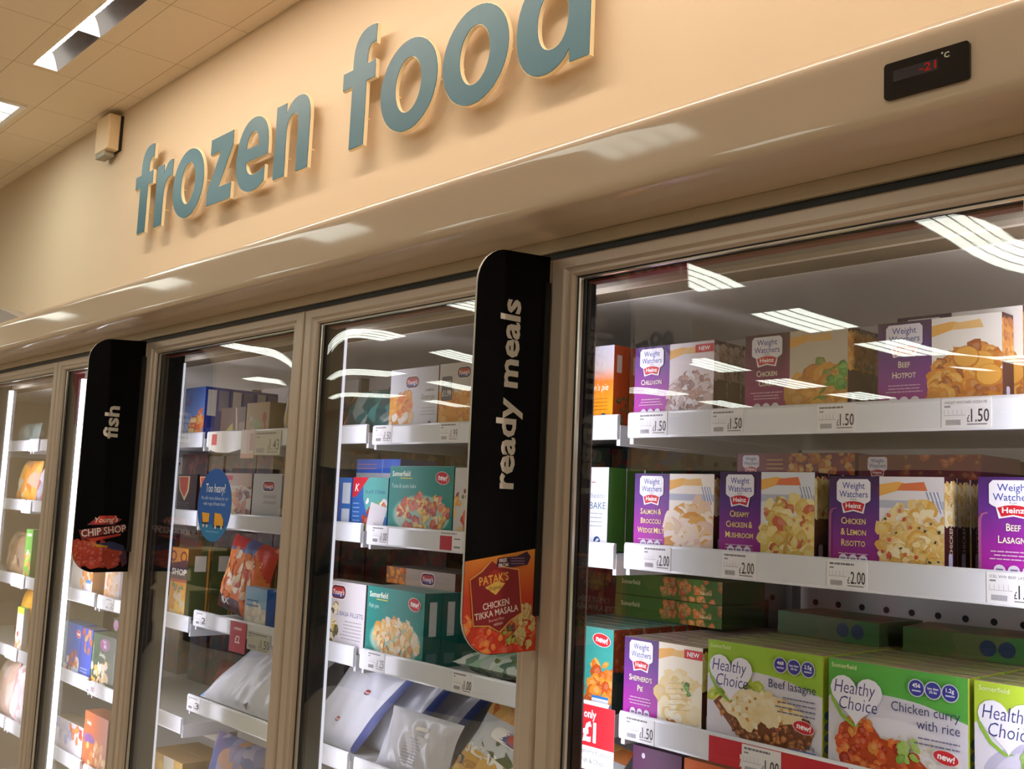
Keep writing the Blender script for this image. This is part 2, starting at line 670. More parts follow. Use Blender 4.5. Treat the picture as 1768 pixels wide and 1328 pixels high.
def letter_solid(loops, y0, y1, material):
    """loops in metres; extruded from y0 (front) to y1 (back)"""
    mb = MB()
    V = [[Vector((a, c, 0)) for a, c in L] for L in loops]
    flat = [p for L in loops for p in L]
    t = tessellate_polygon(V)
    mb.faces([(a, y0, c) for a, c in flat], [tuple(x) for x in t], material)
    mb.faces([(a, y1, c) for a, c in flat], [tuple(x) for x in t], material)
    for L in loops:
        n = len(L)
        mb.faces([(a, y0, c) for a, c in L] + [(a, y1, c) for a, c in L], [(i, (i + 1) % n, n + (i + 1) % n, n + i) for i in range(n)], material)
    return mb

M_TEAL = mat('teal_sign_face', '2a6072', 0.45, vary=0.03, scale=8)
M_ACRYL = mat('cream_sign_return', 'ffedc4', 0.4)
ANCH = {'f': [(72, 80), (72, 215)], 'r': [(29, 60), (29, 150)], 'o': [(29, 101), (187, 101)], 'z': [(75, 23), (75, 180)], 'e': [(29, 101), (100, 103)], 'n': [(29, 60), (147, 60)], 'd': [(176, 60), (176, 220)]}
SIGN = [('f', -2.249, 'first letter f of the teal word frozen on the wall'), ('r', -2.075, 'teal sign letter r in the word frozen'),
        ('o', -1.944, 'teal sign letter o between r and z in the word frozen'), ('z', -1.697, 'teal sign letter z in the word frozen'),
        ('e', -1.522, 'teal sign letter e in the word frozen'), ('n', -1.303, 'teal sign letter n ending the word frozen'),
        ('f', -0.976, 'teal sign letter f starting the word food'), ('o', -0.808, 'first letter o of the teal word food, right after the f'),
        ('o', -0.573, 'second letter o of the teal word food, left of the d'), ('d', -0.333, 'teal sign letter d ending the word food, cut by the top of the picture')]
for ch, x, lab in SIGN:
    loops = [[(a / 1000, c / 1000) for a, c in L] for L in GLYPH[ch]]
    KL = 0.9955
    root = empty('sign_letter', (1.17619 + (x - 1.17619) * KL, YW, 1.5097 + (2.348 - 1.5097) * KL))
    root.scale = (KL, 1, KL)
    tag(root, lab, 'sign letter', 'frozen food sign letters')
    big = [offset(L, 0.002 if i == 0 else -0.002) for i, L in enumerate(loops)]
    letter_solid(big, -0.0355, -0.0265, M_ACRYL).build('letter_body', root)
    letter_solid(loops, -0.037, -0.0356, M_TEAL).build('letter_face', root)
    b = MB()
    for a, c in ANCH[ch]:
        a, c = a / 1000, c / 1000
        b.box(a - 0.002, a + 0.002, -0.027, 0.0, c - 0.002, c + 0.002, M_ACRYL)
    b.build('stand_off', root)

# ------------------------------------------------------------------ freezer cabinet
J = [-3.03, -2.25, -1.56, -0.751, 0.0, 0.78]     # door joints
CX0, CX1 = -3.95, 1.6
cab = empty('freezer_cabinet', (0, 0, 0))
tag(cab, 'long upright glass-door freezer cabinet with a champagne canopy', 'freezer')
# canopy
pr = [(0.0, 1.931)] + [(-0.09 * k / 10, 1.931 + 0.0105 * (k / 10) ** 1.25) for k in range(1, 11)]
pr += [(-0.0935, 1.9424), (-0.0965, 1.9440), (-0.0992, 1.9468), (-0.1008, 1.9500)]
pr += [(-0.1012 + 0.0008 * k / 8, 1.954 + 0.07 * k / 8) for k in range(0, 9)]
for k in range(1, 9):
    a = math.radians(180 - 90 * k / 8)
    pr.append((-0.0823 + 0.018 * math.cos(a), 2.0245 + 0.02 * math.sin(a)))
pr += [(0.0, 2.0445), (YW - 0.001, 2.0445)]
b = MB(); b.sweep(pr, CX0, CX1, M_FASCIA); canopy = b.build('canopy', cab, smooth=True)
# temperature display on the canopy front
b = MB()
pts = []
for cx, cy, a0 in ((0.043, -0.0165, -90), (0.043, 0.0165, 0), (-0.043, 0.0165, 90), (-0.043, -0.0165, 180)):
    for k in range(5):
        a = math.radians(a0 + 22.5 * k); pts.append((cx + 0.004 * math.cos(a), cy + 0.004 * math.sin(a)))
M_SCREEN = mat('smoked_display', '0d0f16', 0.12, spec=0.6)
b.prism(pts, lambda a, c, d: (a, d, c), 0, 0.006, M_SCREEN)
disp = b.build('temperature_display', cab, loc=(0.672, -0.1055, 1.985))
disp['label'] = 'black temperature display reading -21 C'
b = MB(); pp = P(b, lambda s, q, l: (s, -l, q), lift=0.0001)
pp.rect(-0.036, -0.002, 0.05, 0.0125, ink('2a1c22'))
M_LED = emit('red_led', 'ff3322', 0.32)
pp.text('-21', 0.012, 0.0005, 0.0125, M_LED, align='r', bold=0.01, sx=1.35)
pp.text('C', 0.0205, 0.0085, 0.0085, ink('c9c4b4'), bold=0.03)
pp.ell(0.0185, 0.0145, 0.0011, 0.0011, ink('c9c4b4'))
b.build('display_digits', disp)
# header rail, dark gap
b = MB(); b.box(CX0, CX1, -0.001, 0.06, 1.9105, 1.9305, M_RAIL); b.build('header_rail', cab)
b = MB(); b.box(CX0, CX1, 0.006, 0.06, 1.900, 1.9105, M_BLACK); b.build('gap_seal', cab)
# insulated body
b = MB(); b.box(CX0, CX1, 0.72, 0.76, 0.1, 1.95, M_LINER)
for k in range(int((CX1 - CX0) / 0.0495)):
    x = CX0 + 0.03 + k * 0.0495
    for z in (1.612, 1.342, 1.09, 0.82):
        n = 10
        b.faces([(x + 0.0062 * math.cos(2 * PI * i / n), 0.7196, z + 0.0062 * math.sin(2 * PI * i / n)) for i in range(n)], [tuple(range(n))], M_BLACK)
b.build('back_panel', cab)
b = MB(); b.box(CX0, CX1, 0.258, 0.72, 1.882, 1.95, M_LINER); b.build('inner_ceiling', cab)
b = MB(); b.box(CX0, CX1, 0.15, 0.258, 1.884, 1.9, M_GRILLE)
b.build('air_grille', cab)
b = MB(); b.box(CX0, CX1, 0.05, 0.15, 1.880, 1.9, M_GREY); b.box(CX0, CX1, 0.142, 0.152, 1.8725, 1.8845, mat('pale_rail', 'e6dac4', 0.4)); b.build('header_underside', cab)
b = MB(); b.box(CX0, CX1, 0.05, 0.72, 0.1, 0.22, M_LINER); b.box(CX0, CX1, 0.03, 0.7, 0.0, 0.1, M_BLACK); b.build('plinth', cab)
b = MB(); b.box(CX0 - 0.05, CX0, 0, 0.76, 0, 1.95, M_FASCIA); b.build('side_panel', cab)
b = MB(); b.box(CX1, CX1 + 0.05, 0, 0.76, 0, 1.95, M_FASCIA); b.build('side_panel', cab)

# mullions with their lights (lens offset read door by door)
LENS = [-3.005, -2.262, -1.520, -0.726, 0.013, 0.80]
GLOW = [5.0, 5.0, 0.95, 1.0, 0.0, 0.0]          # the tube itself shows through the end lens only at the far left
WIDE = [0.016, 0.015, 0.005, 0.005, 0.004, 0.005]
POWER = [1.6, 1.5, 0.65, 0.7, 0.9, 2.3]
M_CLEARLENS = mat('clear_lens', '8c8c90', 0.15, spec=0.6)
for j, xl, gl, wl, po in zip(J, LENS, GLOW, WIDE, POWER):
    b = MB(); b.box(xl - 0.066, xl - 0.002, 0.052, 0.092, 0.2, 1.88, M_DARK); mu = b.build('mullion', cab)
    m_side = emit('end_lens_%d' % round(gl * 100), 'f0f0ff', gl) if gl else M_CLEARLENS
    m_back = emit('case_light_%d' % round(po * 100), 'ecebff', CASE_LIGHT * po)
    b = MB(); b.box(xl - 0.002, xl - 0.002 + wl, 0.094 - wl * 0.8, 0.094, 0.24, 1.852, m_side); b.build('light_lens', mu)
    b = MB(); b.box(xl - 0.066, xl - 0.0025, 0.0925, 0.0945, 0.24, 1.852, M_DARK, {'+y': m_back}); b.build('light_tube', mu)

def pane(x0, x1, z0, z1, y, bow, seed):
    """large sheet, slightly pillowed towards its edges"""
    mb = MB()
    nx, nz = 40, 50
    rd = random.Random(seed)
    ph = [rd.uniform(0, 6.28) for _ in range(4)]
    def f(s, q):
        e = bow * (1 - abs(2 * s - 1) ** 8) * (1 - abs(2 * q - 1) ** 8)
        return -e + 0.00035 * math.sin(5.2 * s + ph[0]) * math.sin(7.0 * q + ph[1]) + 0.00012 * math.sin(11 * s + 9 * q + ph[2])
    for side, dy in ((0, 0.0), (1, 0.005)):
        V = [(x0 + (x1 - x0) * i / nx, y + dy + f(i / nx, k / nz), z0 + (z1 - z0) * k / nz) for k in range(nz + 1) for i in range(nx + 1)]
        F = [(k * (nx + 1) + i, k * (nx + 1) + i + 1, (k + 1) * (nx + 1) + i + 1, (k + 1) * (nx + 1) + i) for k in range(nz) for i in range(nx)]
        if side:
            F = [tuple(reversed(q)) for q in F]
        mb.faces(V, F, M_GLASS)
    return mb

DOORS = [(-3.81, J[0], 'leftmost freezer door'), (J[0], J[1], 'door')] + [(J[k], J[k + 1], 'door') for k in range(1, 5)] + [(J[5], 1.56, 'door')]
DZ0, DZ1 = 0.2, 1.8995
for i, (x0, x1, _) in enumerate(DOORS):
    b = MB()
    prof = [(0.0, 0.05), (0.0, 0.006), (0.002, 0.002), (0.006, 0.0), (0.028, 0.0), (0.032, 0.003), (0.036, 0.004), (0.043, 0.004), (0.0475, 0.008),
            (0.0485, 0.011)]
    b.ring(x0 + 0.0015, x1 - 0.0015, DZ0, DZ1, prof, M_ALU, 0.66)
    b.ring(x0 + 0.0015, x1 - 0.0015, DZ0, DZ1, [(0.0485, 0.05), (0.0, 0.05)], M_GREY, 0.66)
    door = b.build('door', cab)
    b = MB()
    b.ring(x0 + 0.0015, x1 - 0.0015, DZ0, DZ1, [(0.0485, 0.011), (0.0505, 0.0125), (0.0515, 0.0125), (0.0545, 0.0135), (0.0555, 0.018), (0.0545, 0.026), (0.0485, 0.05)],
           [M_BLACK, M_BLACK, M_STEEL, M_STEEL, M_BLACK, M_DARK], 0.66)
    b.build('glazing_bead', door)
    pane(x0 + 0.053, x1 - 0.053, DZ0 + 0.05, DZ1 - 0.0345, 0.02, -0.0035, i).build('door_glass', door, smooth=True)
    b = MB(); b.ring(x0 + 0.0015, x1 - 0.0015, DZ0, DZ1, [(0.052, 0.028), (0.056, 0.028), (0.0562, 0.046)], M_DARK, 0.66); b.box(x0 + 0.055, x1 - 0.055, 0.0285, 0.0455, DZ1 - 0.0405, DZ1 - 0.0368, M_RED); b.build('gasket', door)

# ------------------------------------------------------------------ shelves
BAY = {'A': (0.008, 0.77), 'B': (-0.742, -0.014), 'C': (-1.548, -0.765), 'D': (-2.238, -1.574), 'E': (-3.02, -2.264), 'F': (-3.82, -3.045)}
BAYNAME = {'A': 'right-hand door, past the ready meals flag', 'B': 'door just left of the ready meals flag', 'C': 'door with the round blue sticker',
           'D': 'narrow door just left of the fish flag', 'E': 'door at the left edge of the picture', 'F': 'door beyond the left edge of the picture'}
TOPS = {'A': [1.670, 1.453, 1.181, 0.945], 'B': [1.668, 1.450, 1.185, 0.957], 'C': [1.672, 1.452, 1.184, 0.960, 0.69],
        'D': [1.672, 1.452, 1.161, 0.890, 0.634], 'E': [1.674, 1.445, 1.162, 0.894, 0.637], 'F': [1.674, 1.445, 1.162, 0.894, 0.637]}
ORD = ['top', 'second', 'third', 'fourth', 'fifth']
for k, (x0, x1) in BAY.items():
    for n, zt in enumerate(TOPS[k]):
        t = empty('freezer_shelf', ((x0 + x1) / 2, 0.19, zt - 0.018))
        tag(t, '%s white freezer shelf from above behind the %s' % (ORD[n], BAYNAME[k]), 'shelf', 'freezer shelves')
        hw = (x1 - x0) / 2
        b = MB()
        b.box(-hw, hw, 0.003, 0.51, -0.012, 0.0, M_SHELF)
        b.box(-hw, -hw + 0.008, 0.003, 0.5, -0.035, -0.012, M_SHELF)
        b.box(hw - 0.008, hw, 0.003, 0.5, -0.035, -0.012, M_SHELF)
        b.build('shelf_tray', t)
        b = MB()
        b.sweep([(0.003, 0.018), (-0.001, 0.0185), (-0.003, 0.017), (-0.0045, 0.014), (-0.0045, -0.021), (-0.003, -0.0245), (0.0, -0.025), (0.003, -0.024)], -hw + 0.001, hw - 0.001, M_STRIP, closed=True, caps=True)
        b.build('price_strip', t)
# cleats that carry the shelves
b = MB()
for j in J:
    for yy in (0.69,):
        b.box(j - 0.008, j + 0.006, yy, yy + 0.03, 0.22, 1.88, mat('upright_grey', '77736c', 0.4))
b.build('shelf_upright', cab)

# ------------------------------------------------------------------ pack builders
def carton(name, label, cat, x0, x1, y, z, h, d, front, side=None, top=None, art=None, side_art=None, top_art=None, group=None, rot=0.0, tiltx=0.0, back=None):
    wd = x1 - x0
    mb = MB()
    fm = front
    mb.box(-wd / 2, wd / 2, 0, d, 0, h, fm, {'+x': side or fm, '-x': side or fm, '+z': top or fm, '-z': fm, '+y': back or fm})
    if art:
        art(P(mb, lambda s, q, l: (s - wd / 2, -l, q), clip=(0, 0, wd, h)), wd, h)
    if side_art:
        side_art(P(mb, lambda s, q, l: (wd / 2 + l, s, q), clip=(0, 0, d, h)), d, h)
    if top_art:
        top_art(P(mb, lambda s, q, l: (s - wd / 2, q, h + l), clip=(0, 0, wd, d)), wd, d)
    o = mb.build(name, loc=((x0 + x1) / 2, y, z), rot=(tiltx, 0, rot))
    return tag(o, label, cat, group)

def bag(name, label, cat, w_, h_, d_, loc, rot, paint, art=None, seed=0, n=26, group=None, seal=None, wr=0.004, shear=0.0):
    """stuffed plastic pouch standing in local xz, front towards -y, base at z=0"""
    rd = random.Random(seed)
    ph = [rd.uniform(0, 6.28) for _ in range(8)]
    def bulge(u, v):
        e = max(0.0, (1 - abs(u) ** 3)) ** 0.6 * max(0.0, 1 - abs(2 * v - 1) ** 4) ** 0.7
        wv = wr * (math.sin(7 * u + ph[0] + 3 * v) * math.sin(9 * v + ph[1]) + 0.6 * math.sin(15 * u + 8 * v + ph[2]))
        return e * (d_ / 2 + wv)
    def xof(u, v):
        return shear * v * h_ + u * w_ / 2 * (1 - 0.05 * math.sin(PI * v) + 0.015 * math.sin(9 * v + ph[3]))
    root = empty(name, loc, rot)
    tag(root, label, cat, group)
    mb = MB()
    for sgn in (-1, 1):
        V = [(xof(-1 + 2 * i / n, k / n), sgn * bulge(-1 + 2 * i / n, k / n), h_ * k / n) for k in range(n + 1) for i in range(n + 1)]
        i0 = len(mb.v)
        mb.v.extend(V)
        for k in range(n):
            for i in range(n):
                q = (k * (n + 1) + i, k * (n + 1) + i + 1, (k + 1) * (n + 1) + i + 1, (k + 1) * (n + 1) + i)
                if sgn > 0:
                    q = tuple(reversed(q))
                mb.f.append(tuple(i0 + a for a in q))
                mb.m.append(mb.mi(paint(-1 + 2 * (i + 0.5) / n, (k + 0.5) / n)))
    mb.build('pouch', root, smooth=True)
    if art:
        ma = MB()
        def fn(s, q, l):
            u = max(-1, min(1, (s - w_ / 2) / (w_ / 2)))
            v = max(0, min(1, q / h_))
            return (xof(u, v), -bulge(u, v) - 0.0012 - l, q)
        art(P(ma, fn, clip=(0.0, 0, w_, h_)), w_, h_)
        ma.build('print', root)
    if seal:
        ms = MB()
        zz = [h_ + 0.016 * k / 3 for k in range(4)]
        for k in range(3):
            for i in range(n):
                ua, ub = -1 + 2 * i / n, -1 + 2 * (i + 1) / n
                ya, yb = 0.0016 * math.sin(30 * ua), 0.0016 * math.sin(30 * ub)
                ms.face([(xof(ua, 1), ya, zz[k]), (xof(ub, 1), yb, zz[k]), (xof(ub, 1), yb, zz[k + 1]), (xof(ua, 1), ya, zz[k + 1])], seal)
        ms.build('top_seal', root)
    return root

# ---- print designs
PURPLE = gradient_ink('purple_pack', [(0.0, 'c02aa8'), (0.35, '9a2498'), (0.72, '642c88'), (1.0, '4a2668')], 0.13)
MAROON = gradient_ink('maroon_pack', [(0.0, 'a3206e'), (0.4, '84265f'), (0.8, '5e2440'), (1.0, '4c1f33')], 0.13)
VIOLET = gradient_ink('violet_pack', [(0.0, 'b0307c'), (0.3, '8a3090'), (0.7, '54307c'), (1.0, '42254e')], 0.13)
SIDE_BROWN = ink('4a1d24')
FOOD = {
    'chilli': ('e9dfe0', ['cdb7b0', 'b79a94', '9a7a74', 'd8cbc9', 'b98f80', 'e6dfe4']),
    'curry': ('cfc3ae', ['d8953a', 'c98330', 'b8742c', 'e0aa4c', 'c08a3c', 'd79a3e', '7d8f3a']),
    'hotpot': ('efe9dd', ['d9913b', 'c67b2c', 'e5ab4f', 'b0652a', 'd98a30', 'a3582b']),
    'salmon': ('f3eadf', ['f0dcc4', 'e9c79a', 'e0ab55', 'f5e6d4', 'e6c3ae', 'd9963b', 'eedfd6']),
    'creamy': ('dfe2e8', ['ecd98f', 'e0c46a', 'd8b55c', 'f0e2a8', 'c9a04e', 'e6d084', 'c86a4a']),
    'risotto': ('e8e2e4', ['efd79a', 'e4c070', 'dca84e', 'f2e3b6', 'e9c981', 'd9b06a', 'e2b25a']),
    'shepherd': ('f6ecd8', ['f2e3b8', 'eed79c', 'f6ecd2', 'e6c884', 'f0dfb4']),
}

def badge(p, x, y, w_, h_):
    """white scroll badge with two blue words over a red banner"""
    p.poly([(x, y + h_ * .4), (x + w_ * .06, y + h_ * .34), (x + w_ * .14, y + h_ * .3), (x + w_ * .2, y), (x + w_ * .5, y + h_ * .07), (x + w_ * .8, y),
            (x + w_ * .86, y + h_ * .3), (x + w_ * .94, y + h_ * .34), (x + w_, y + h_ * .4), (x + w_, y + h_ * .9), (x + w_ * .92, y + h_), (x + w_ * .08, y + h_), (x, y + h_ * .9)], ink('eeeaf0'))
    p.text('Weight', x + w_ / 2, y + h_ * .72, h_ * .27, ink('3b4f9c'), 'c', bold=0.008, fit=w_ * .66)
    p.text('Watchers', x + w_ / 2, y + h_ * .47, h_ * .27, ink('3b4f9c'), 'c', bold=0.008, fit=w_ * .84)
    p.text('from', x + w_ / 2, y + h_ * .385, h_ * .1, ink('44507c'), 'c')
    p.poly([(x + w_ * .17, y + h_ * .28), (x + w_ * .33, y + h_ * .34), (x + w_ * .5, y + h_ * .36), (x + w_ * .67, y + h_ * .34), (x + w_ * .83, y + h_ * .28),
            (x + w_ * .75, y + h_ * .05), (x + w_ * .5, y + h_ * .11), (x + w_ * .25, y + h_ * .05)], ink('c8202c'))
    p.text('Heinz', x + w_ / 2, y + h_ * .155, h_ * .2, ink('ffffff'), 'c', bold=0.02, fit=w_ * .46)

def slim_art(title, food, tcol='f3ead2', new=False, bg=PURPLE, seed=1, split=0.455, tray=False):
    base, hx = FOOD[food]
    def art(p, w_, h_):
        sp = split * w_
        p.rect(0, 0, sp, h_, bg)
        p.rect(sp, 0, w_ - sp, h_, ink(base))
        # out-of-focus plate and garnish behind the dish
        p.poly([(sp, h_ * .8), (sp + (w_ - sp) * .3, h_ * .86), (sp + (w_ - sp) * .62, h_ * .9), (sp + (w_ - sp) * .3, h_ * .95), (sp, h_ * .92)], ink('efb45a'))
        p.poly([(sp + (w_ - sp) * .28, h_ * .86), (sp + (w_ - sp) * .75, h_ * .86), (sp + (w_ - sp) * .7, h_ * .95), (sp + (w_ - sp) * .35, h_ * .93)], ink('e07a4a' if food in ('creamy', 'risotto') else 'ecc07a'))
        if food in ('creamy', 'risotto', 'salmon'):
            p.rect(sp, h_ * .68, w_ - sp, h_ * .08, ink('b9bccb'))
            for k in range(4):   # fork tines
                x = sp + (w_ - sp) * (.72 + .055 * k)
                p.poly([(x, h_ * .85), (x + .0022, h_ * .85), (x + .012, h_ * .64), (x + .010, h_ * .64)], ink('8f97b4'))
                p.poly([(x + .0022, h_ * .85), (x + .0036, h_ * .85), (x + .0134, h_ * .64), (x + .012, h_ * .64)], ink('f4f4f8'))
        def dome(a, b2):
            s = (a - sp) / (w_ - sp)
            lim = {'chilli': .62, 'curry': .60, 'hotpot': .66, 'salmon': .66, 'creamy': .74, 'risotto': .74, 'shepherd': .62}[food]
            return b2 < h_ * (lim - .35 * (s - .55) ** 2 * 2)
        if food == 'shepherd':
            p.poly([(sp, h_ * .42), (sp + (w_ - sp) * .2, h_ * .2), (sp + (w_ - sp) * .85, h_ * .04), (w_, h_ * .1), (w_, 0), (sp + (w_ - sp) * .3, 0)], ink('b0743c'))
            p.blobs(sp + .004, h_ * .16, w_ - .002, h_ * .66, hx, 60, h_ * .1, seed, lambda a, b2: ((a - sp - (w_ - sp) * .52) / (w_ * .27)) ** 2 + ((b2 - h_ * .4) / (h_ * .3)) ** 2 < 1)
            for k in range(6):
                p.poly([(sp + (w_ - sp) * .25, h_ * (.24 + .06 * k)), (sp + (w_ - sp) * .75, h_ * (.28 + .06 * k)), (sp + (w_ - sp) * .75, h_ * (.29 + .06 * k)), (sp + (w_ - sp) * .25, h_ * (.25 + .06 * k))], ink('dcc07e'))
            p.blobs(sp + (w_ - sp) * .5, h_ * .46, sp + (w_ - sp) * .72, h_ * .58, ['6a9a4a', '86b05a', '4f7d3c'], 10, h_ * .03, seed + 2)
        else:
            p.rect(sp, 0, w_ - sp, h_ * .42, ink(hx[1]))
            big = {'curry': .105, 'hotpot': .09, 'risotto': .062, 'creamy': .085, 'chilli': .06, 'salmon': .12}[food]
            p.blobs(sp + .001, 0.0, w_, h_ * .76, hx, int(150 if big < .07 else 85), h_ * big, seed, dome)
            if food == 'hotpot':
                for cx, cy in ((.72, .5), (.5, .56), (.82, .36)):
                    p.ell(sp + (w_ - sp) * cx, h_ * cy, h_ * .14, h_ * .12, ink('c47c2c'))
                    p.ell(sp + (w_ - sp) * cx, h_ * (cy + .01), h_ * .125, h_ * .105, ink('e2a548'))
            if food == 'curry':
                p.blobs(sp + (w_ - sp) * .64, h_ * .33, w_ - .002, h_ * .56, ['5c9a3c', '7fb04c', '4a8434'], 9, h_ * .06, seed + 3)
            if food == 'risotto':
                p.blobs(sp + .004, h_ * .04, w_ - .004, h_ * .68, ['4c4a34', '5d5a3c', '3f4430'], 12, h_ * .02, seed + 4, dome, shade=False)
                p.blobs(sp + .004, h_ * .1, w_ - .004, h_ * .66, ['cf4a3a', 'd86a48'], 10, h_ * .025, seed + 5, dome)
            if food == 'creamy':
                p.blobs(sp + .004, h_ * .2, w_ - .004, h_ * .62, ['cc5a44', 'd88a5a'], 9, h_ * .028, seed + 5, dome)
        if tray:
            p.poly([(0, 0), (0, h_ * .6), (.004, h_ * .655), (.012, h_ * .67), (.012, h_ * .655), (.007, h_ * .645), (.004, h_ * .6), (.004, 0)], ink('a25a86'))
        badge(p, sp * .16, h_ * .61, sp * .68, h_ * .36)
        n = len(title)
        for k, s in enumerate(title):
            p.caps(s, sp * .5, h_ * (.50 - .115 * k), h_ * .098, ink(tcol), 'c', sx=0.82)
        yb = h_ * (.50 - .115 * n) + h_ * .03
        p.lines(sp * .5, yb, sp * .72, 3 if n < 3 else 2, h_ * .035, h_ * .011, ink('d8b4d0'), 'c', seed)
        for k in range(3):
            p.ell(sp * (.3 + .2 * k), h_ * .135, sp * .085, h_ * .05, ink('e6dfec'), 12)
            p.rect(sp * (.25 + .2 * k), h_ * .125, sp * .1, h_ * .022, ink('8a7ba4'))
        if new:
            p.rect(w_ * .78, h_ * .86, w_ * .22, h_ * .1, ink('d23a44'))
            p.text('NEW', w_ * .89, h_ * .885, h_ * .075, ink('ffffff'), 'c', bold=0.02)
    return art

def slim_side(food, txt=None):
    base, hx = FOOD[food]
    def art(p, d, h_):
        p.rect(0, h_ * .52, d, h_ * .42, ink(hx[0]))
        p.blobs(0, h_ * .52, d, h_ * .94, hx, 26, d * .2, 5)
        if txt:
            p.text(txt, d * .62, h_ * .22, d * .34, ink('e8d9b0'), rot=PI / 2, bold=0.01, sx=0.8)
        p.rrect(d * .3, h_ * .05, d * .32, h_ * .2, d * .1, ink('cfc8dc'))
    return art

TOPC = ink('a5917a')
def top_stripes(hexes, seed):
    def art(p, w_, d):
        r = random.Random(seed)
        p.rect(0, d * .9, w_, d * .1, ink('3a2c24'))
        p.rect(0, 0, w_, d * .09, ink('d8cbb0'))
        x = 0
        while x < w_:
            l = r.uniform(.01, .05)
            p.rect(x, d * r.uniform(.15, .5), min(l, w_ - x), d * r.uniform(.12, .34), ink(r.choice(hexes)))
            x += l * r.uniform(.7, 1.3)
    return art
TOPS_P = top_stripes(['8a6a5a', 'b8a890', '6a4a50', 'a89070', '9a8a8a'], 5)
TOPS_G = top_stripes(['7a9a3a', 'b87a5a', '5a8a3a', 'c8a88a', '8a6a4a', '9ab04a', 'b05a4a'], 6)
def slim(name, label, x0, x1, y, z, h, title, food, n=0, rowlab=None, grp=None, d=0.034, rot=0, tiltx=0, stxt=None, **k):
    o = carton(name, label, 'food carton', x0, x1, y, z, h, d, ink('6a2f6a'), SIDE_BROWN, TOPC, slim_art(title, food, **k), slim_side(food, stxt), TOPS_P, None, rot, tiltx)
    if n:
        row_behind(o, n, d + 0.0015, rowlab, grp)
    return o

def new_flash(p, cx, cy, rx, ry, rot=-.12):
    p.ell(cx, cy, rx * 1.06, ry * 1.09, ink('f4e6e4'), 22, rot)
    p.ell(cx, cy, rx, ry, ink('cc2a34'), 22, rot)
    p.text('new!', cx, cy - ry * .38, ry * 1.35, ink('ffffff'), 'c', bold=0.03, rot=rot, fit=rx * 1.35)

def pip(x, y, poly):
    c = False
    for i in range(len(poly)):
        (x1, y1), (x2, y2) = poly[i - 1], poly[i]
        if (y1 > y) != (y2 > y) and x < (x2 - x1) * (y - y1) / (y2 - y1) + x1:
            c = not c
    return c

